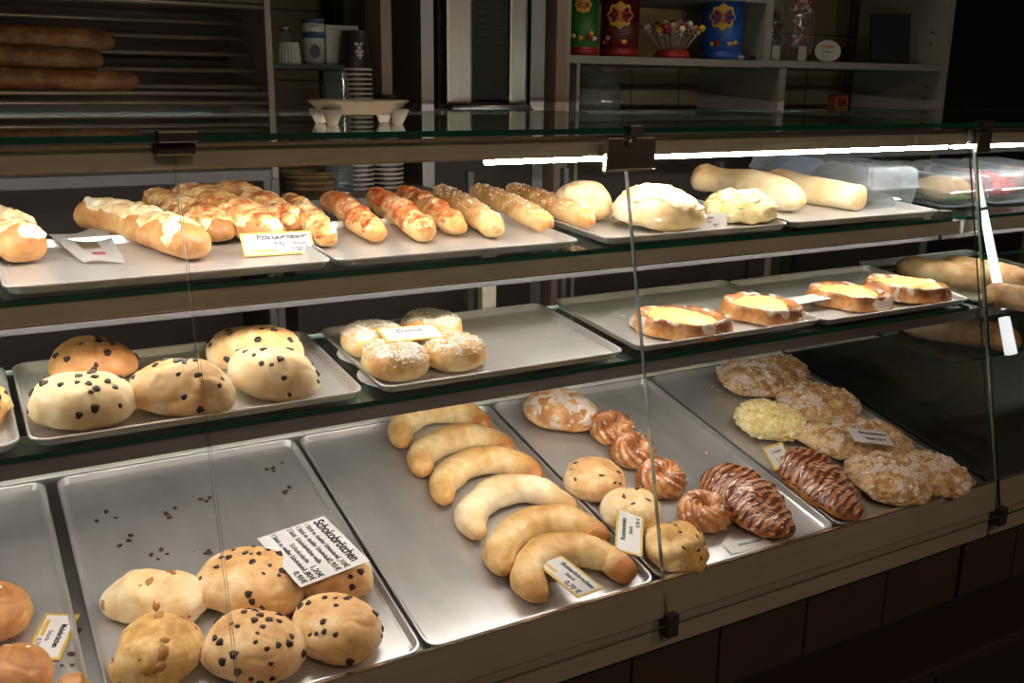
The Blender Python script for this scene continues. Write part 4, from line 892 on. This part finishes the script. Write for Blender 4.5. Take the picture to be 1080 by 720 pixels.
tag(obj('trim', box(1.43, 1.475, 2.38, 2.9, 0, RZ), 'dull_steel', None, I4), kind='structure').name = 'trim_4'
tag(obj('trim', box(1.50, 1.535, 2.36, 2.9, 0, RZ), 'post_beige', None, I4), kind='structure').name = 'trim_5'
# ------------------------------------------------------------ sweets shelf unit
plain('unit_dark', H('3a322a'), .5)
plain('unit_white', H('8f8a80'), .5, var=.04)
un = empty('shelf_unit', (2.4, 2.55, 0), 'white open shelf unit with lollipops and sweets behind the case', 'shelf unit'); CUR = un
for x0, x1, z0, z1 in ((1.553, 1.572, 0, 2.5), (3.180, 3.217, 0, 2.5), (2.306, 2.336, 1.680, 2.5), (2.384, 2.412, .9, 1.655), (1.596, 1.607, .9, 1.655)):
    part('upright', box(x0, x1, 2.40, 2.80, z0, z1, .001), 'unit_white')
for x0, x1, z in ((1.572, 2.30, 1.6665), (2.30, 3.18, 1.6685), (1.572, 2.306, 1.862), (1.572, 3.18, 1.505), (2.336, 3.18, 2.05)):
    part('shelf_board', box(x0, x1, 2.40, 2.80, z-.011, z+.011, .001), 'unit_white')
for xa, xb in ((1.575, 2.30), (2.31, 3.178)): part('cabinet_door', box(xa, xb, 2.402, 2.42, .02, 1.488, .002), 'unit_dark')
for x0 in (3.176,):
    for z in (1.56, 1.60, 1.75, 1.79): part('peg_hole', box(x0-.0005, x0+.001, 2.45, 2.458, z, z+.008), 'shelf_dark')
plain('tin_green', H('2e6a2a'), .4); plain('tin_red', H('8e1a1c'), .4); plain('tin_dark_red', H('5e1214'), .4); plain('tin_blue', H('2456a8'), .4); plain('flower_yellow', H('d8a52c'), .45); plain('logo_red', H('b02820'), .45); plain('pale_pink', H('c8a0a0'), .5, var=.4)
ZS = 1.6778
def tin(x, y, r, h, body, base, label, name='sweet_tin', flower=True, badge=(.0, .72, .32), fs=1):
    o = empty(name, (x, y, ZS), label, 'tin', 'lollipop tins')
    obj('body', lathe(bmesh.new(), [(0, 0), (r, 0), (r, h), (0, h)], 36), body, o, None, True)
    obj('base_band', lathe(bmesh.new(), [(r+.0002, .001), (r+.0006, .001), (r+.0006, h*.14), (r+.0002, h*.14)], 36), base, o, None, True)
    obj('lid', lathe(bmesh.new(), [(r, h-.006), (r+.002, h-.006), (r+.002, h+.004), (0, h+.005)], 36), base, o, None, True)
    # flower badge facing the counter
    d = (EYE - Vector((x, y, 0))); a = math.atan2(d.y, d.x); n_ = Vector((math.cos(a), math.sin(a), 0)); xx = Vector((-n_.y, n_.x, 0))
    R_ = h*.22*fs; bm = bmesh.new(); N = 64
    c = Vector((0, 0, 0)); rim = []
    for i in range(N):
        t = 2*PI*i/N; rr = R_*(1+.09*math.cos(8*t)); u, v = rr*math.cos(t), rr*math.sin(t)*.95
        ang = u/r; p = n_*(r+.001)*math.cos(ang) + xx*(r+.001)*math.sin(ang); rim.append(bm.verts.new((p.x, p.y, h*badge[1]+v)))
    cc = bm.verts.new((n_.x*(r+.0012), n_.y*(r+.0012), h*badge[1]))
    for i in range(N): bm.faces.new([cc, rim[i], rim[(i+1) % N]])
    obj('flower_badge', bm, 'flower_yellow', o)
    Mt = Matrix.Translation(Vector((x, y, ZS+h*badge[1]))+n_*(r+.0022)) @ Matrix((xx, Vector((0, 0, 1)), n_)).transposed().to_4x4()
    text_mesh('Chupa', R_*.55, 'logo_red', o, Mt @ Matrix.Translation((0, R_*.22, 0)), bold=.0004); text_mesh('Chups', R_*.55, 'logo_red', o, Mt @ Matrix.Translation((0, -R_*.25, 0)), bold=.0004)
    rnd = random.Random(int(x*100))
    for k in range(6):
        ang = rnd.uniform(-.9, .9); p = n_*(r)*math.cos(ang)+xx*r*math.sin(ang); z = h*rnd.uniform(.24, .36)
        bm = bmesh.new(); bmesh.ops.create_uvsphere(bm, u_segments=12, v_segments=8, radius=h*.05, matrix=Matrix.Translation((p.x, p.y, z)) @ Matrix.Diagonal((1, 1, .8, 1))); obj('printed_lollipop', bm, ('pale_pink', 'flower_yellow', 'tin_red')[k % 3] if body != 'tin_red' else 'flower_yellow', o, None, True)
    return o
tin(1.665, 2.48, .047, .175, 'tin_green', 'tin_red', 'green lollipop tin with red base, leftmost on the upper shelf', fs=.6, badge=(0, .80, 0))
tin(1.805, 2.49, .058, .168, 'tin_dark_red', 'tin_red', 'dark red lollipop tin with yellow flower badge', badge=(0, .70, 0))
tin(2.206, 2.49, .066, .178, 'tin_blue', 'tin_blue', 'blue lollipop tin with yellow flower badge at the right of the lollipops', badge=(0, .72, 0))
st = empty('lollipop_stand', (2.0, 2.48, ZS), 'low red stand bristling with lollipops between the red and blue tins', 'lollipop stand')
obj('base', lathe(bmesh.new(), [(0, 0), (.054, 0), (.056, .01), (.048, .024), (0, .030)], 32), 'logo_red', st, None, True)
plain('stick_white', H('a89c94'), .5, var=.02); LC = ['pale_pink', 'flower_yellow', 'pale_pink', 'tin_red', 'nut_bits', 'post_beige']
rnd = random.Random(5)
for k in range(34):
    a = k*2.39996; t = math.sqrt((k+.5)/34)*.72; d = Vector((math.sin(t)*math.cos(a), math.sin(t)*math.sin(a), math.cos(t))); b0 = Vector((.040*t/.72*math.cos(a), .040*t/.72*math.sin(a), .024)); L = rnd.uniform(.072, .085)
    base = Vector((2.0, 2.48, ZS))+b0
    lp = tag(obj('lollipop', cyl(bmesh.new(), (0, 0, 0), tuple(d*L), .0016, 6), 'stick_white', None, Matrix.Translation(base), True), 'wrapped lollipop stuck in the low red stand', 'lollipop', 'lollipops in the red stand')
    bm = bmesh.new(); bmesh.ops.create_uvsphere(bm, u_segments=12, v_segments=9, radius=.0105, matrix=Matrix.Translation(d*L)); cyl(bm, d*(L-.012), d*(L-.019), .004, 8, .007); obj('candy_head', bm, LC[k % 6], lp, None, True)
bm = bmesh.new(); 
o = tag(obj('marker_pen', cyl(bmesh.new(), (2.245, 2.43, ZS+.008), (2.295, 2.43, ZS+.008), .007, 12), 'shelf_dark', None, I4, True), 'black marker lying right of the blue tin', 'pen'); obj('cap', cyl(bmesh.new(), (2.225, 2.43, ZS+.008), (2.246, 2.43, ZS+.008), .0078, 12), 'carton_white', o, I4, True)
# bags of sweets, oval label, black board
ZQ = 1.680
def sweets_bag(x, y, w, d, h, seed, cols, label):
    bm = dome_bread(w, d, h, seed, rough=(.006, 25), p=3)
    o = tag(obj('sweet_bag', bm, 'bag_film', None, Matrix.Translation((x, y, ZQ)), True), label, 'bag', 'bags of sweets')
    rn = random.Random(seed)
    for k in range(60):
        u, v = rn.uniform(-.38, .38), rn.uniform(-.4, .2); z = rn.uniform(.12, .80)
        bm = bmesh.new(); s = rn.uniform(.005, .009); bmesh.ops.create_icosphere(bm, subdivisions=2, radius=s); q = obj('wrapped_sweet', bm, cols[k % len(cols)], o, None, True); q.matrix_local = Matrix.Translation((u*w*(1-z*.3), v*d*(1-z*.3), z*h))
    q = obj('price_card', box(-.018, .018, -.001, .001, 0, .045), 'carton_white', o); q.matrix_local = Matrix.Translation((-w*.15, -d*.5-.004, .002))
    return o
glassy('bag_film', (.95, .95, .95), .12, 1.4, .05)
sweets_bag(2.405, 2.47, .075, .06, .20, 3, ['rack_dark', 'tin_dark_red', 'shelf_dark'], 'bag of dark sweets at the left of the upper right compartment')
sweets_bag(2.518, 2.47, .11, .08, .24, 4, ['tin_red', 'pale_pink', 'tin_dark_red', 'carton_white'], 'tied bag of red and white sweets beside the oval sign')
bm = lathe(bmesh.new(), [(0, 0), (.046, 0), (.046, .003), (0, .003)], 40, sy=.78)
Mx = Matrix.Translation((2.655, 2.46, ZQ+.036)) @ Matrix.Rotation(-.45, 4, 'Z') @ Matrix.Rotation(PI/2-.15, 4, 'X')
o = tag(obj('oval_sign', bm, 'carton_white', None, Mx), 'small oval white sign with red, green and blue lettering on the shelf', 'sign')
plain('logo_green', H('2c6a34'), .5); plain('logo_blue', H('3c5a9a'), .5)
text_mesh('HARIBO', .015, 'logo_red', o, Mx @ Matrix.Translation((0, .013, .0032)), bold=.0005); text_mesh('Goldbären', .011, 'logo_green', o, Mx @ Matrix.Translation((0, -.002, .0032)), bold=.0003); text_mesh('0,10 €', .010, 'logo_blue', o, Mx @ Matrix.Translation((-.006, -.017, .0032)))
tag(obj('black_board', box(-.078, .078, -.006, .006, 0, .175, .002), 'oven_black', None, Matrix.Translation((3.02, 2.50, ZQ+.001)) @ Matrix.Rotation(-.1, 4, 'X') @ Matrix.Rotation(-.3, 4, 'Z')), 'black upright board standing in the upper right compartment', 'board')
o = tag(obj('glass_jar', lathe(bmesh.new(), [(0, 0), (.06, 0), (.065, .01), (.065, .075), (.05, .09), (.05, .10), (.047, .10), (.047, .09), (.062, .074), (.062, .012), (0, .008)], 30), 'jar_glass', None, Matrix.Translation((1.76, 2.52, 1.5165)), True), 'empty round glass jar on the lower shelf under the tins', 'jar')
obj('lid', lathe(bmesh.new(), [(0, .101), (.053, .101), (.053, .112), (.01, .118), (0, .124)], 26), 'jar_glass', o, None, True)
plain('orange_pack', H('7a4a24'), .5)
o = tag(obj('orange_packet', box(-.035, .035, -.02, .02, 0, .055, .004), 'orange_pack', None, Matrix.Translation((2.95, 2.66, 1.5165))), 'small orange packet on the lower right shelf', 'packet'); obj('brown_label', box(-.02, .02, -.0215, -.019, .012, .04, .0005), 'tin_dark_red', o)
# ------------------------------------------------------------ light
def area(name, loc, sx, sy, power, col, rot=(0, 0, 0)):
    l = bpy.data.lights.new(name, 'AREA'); l.shape = 'RECTANGLE'; l.size = sx; l.size_y = sy; l.energy = power; l.color = col
    o = bpy.data.objects.new(name, l); C.objects.link(o); o.location = loc; o.rotation_euler = rot; return o
LEDC = (1, .93, .83)
for x0, x1 in ((XL, 1.69), (1.715, 2.9)):
    cx, w = (x0+x1)/2, x1-x0-.05
plain('lamp_white', H('e8e4dc'), .4)
for k, (x, y, p) in enumerate(((.3, -1.1, 22), (2.2, -1.2, 18), (1.75, 2.15, 2.6))):  # unseen lamps added under the ceiling as warm room fill
    cl = empty('fill_lamp', (x, y, RZ-.02), 'unseen round fill lamp added above the ' + ('counter front', 'shop floor', 'work aisle')[k], 'lamp')
    obj('shade', lathe(bmesh.new(), [(.17, .02), (.17, -.03), (.16, -.03), (.15, .01), (0, .01)], 32), 'lamp_white', cl, None, True)
    area('room_fill', (x, y, RZ-.06), .28, .28, p, (1, .80, .60))
w = bpy.data.worlds.new('world'); bpy.context.scene.world = w; w.use_nodes = True; w.node_tree.nodes['Background'].inputs[0].default_value = (.02, .016, .012, 1)
sc = bpy.context.scene; sc.view_settings.view_transform = 'Standard'; sc.view_settings.look = 'None'; sc.view_settings.gamma = 1; sc.view_settings.exposure = 0
sc.view_settings.use_curve_mapping = False
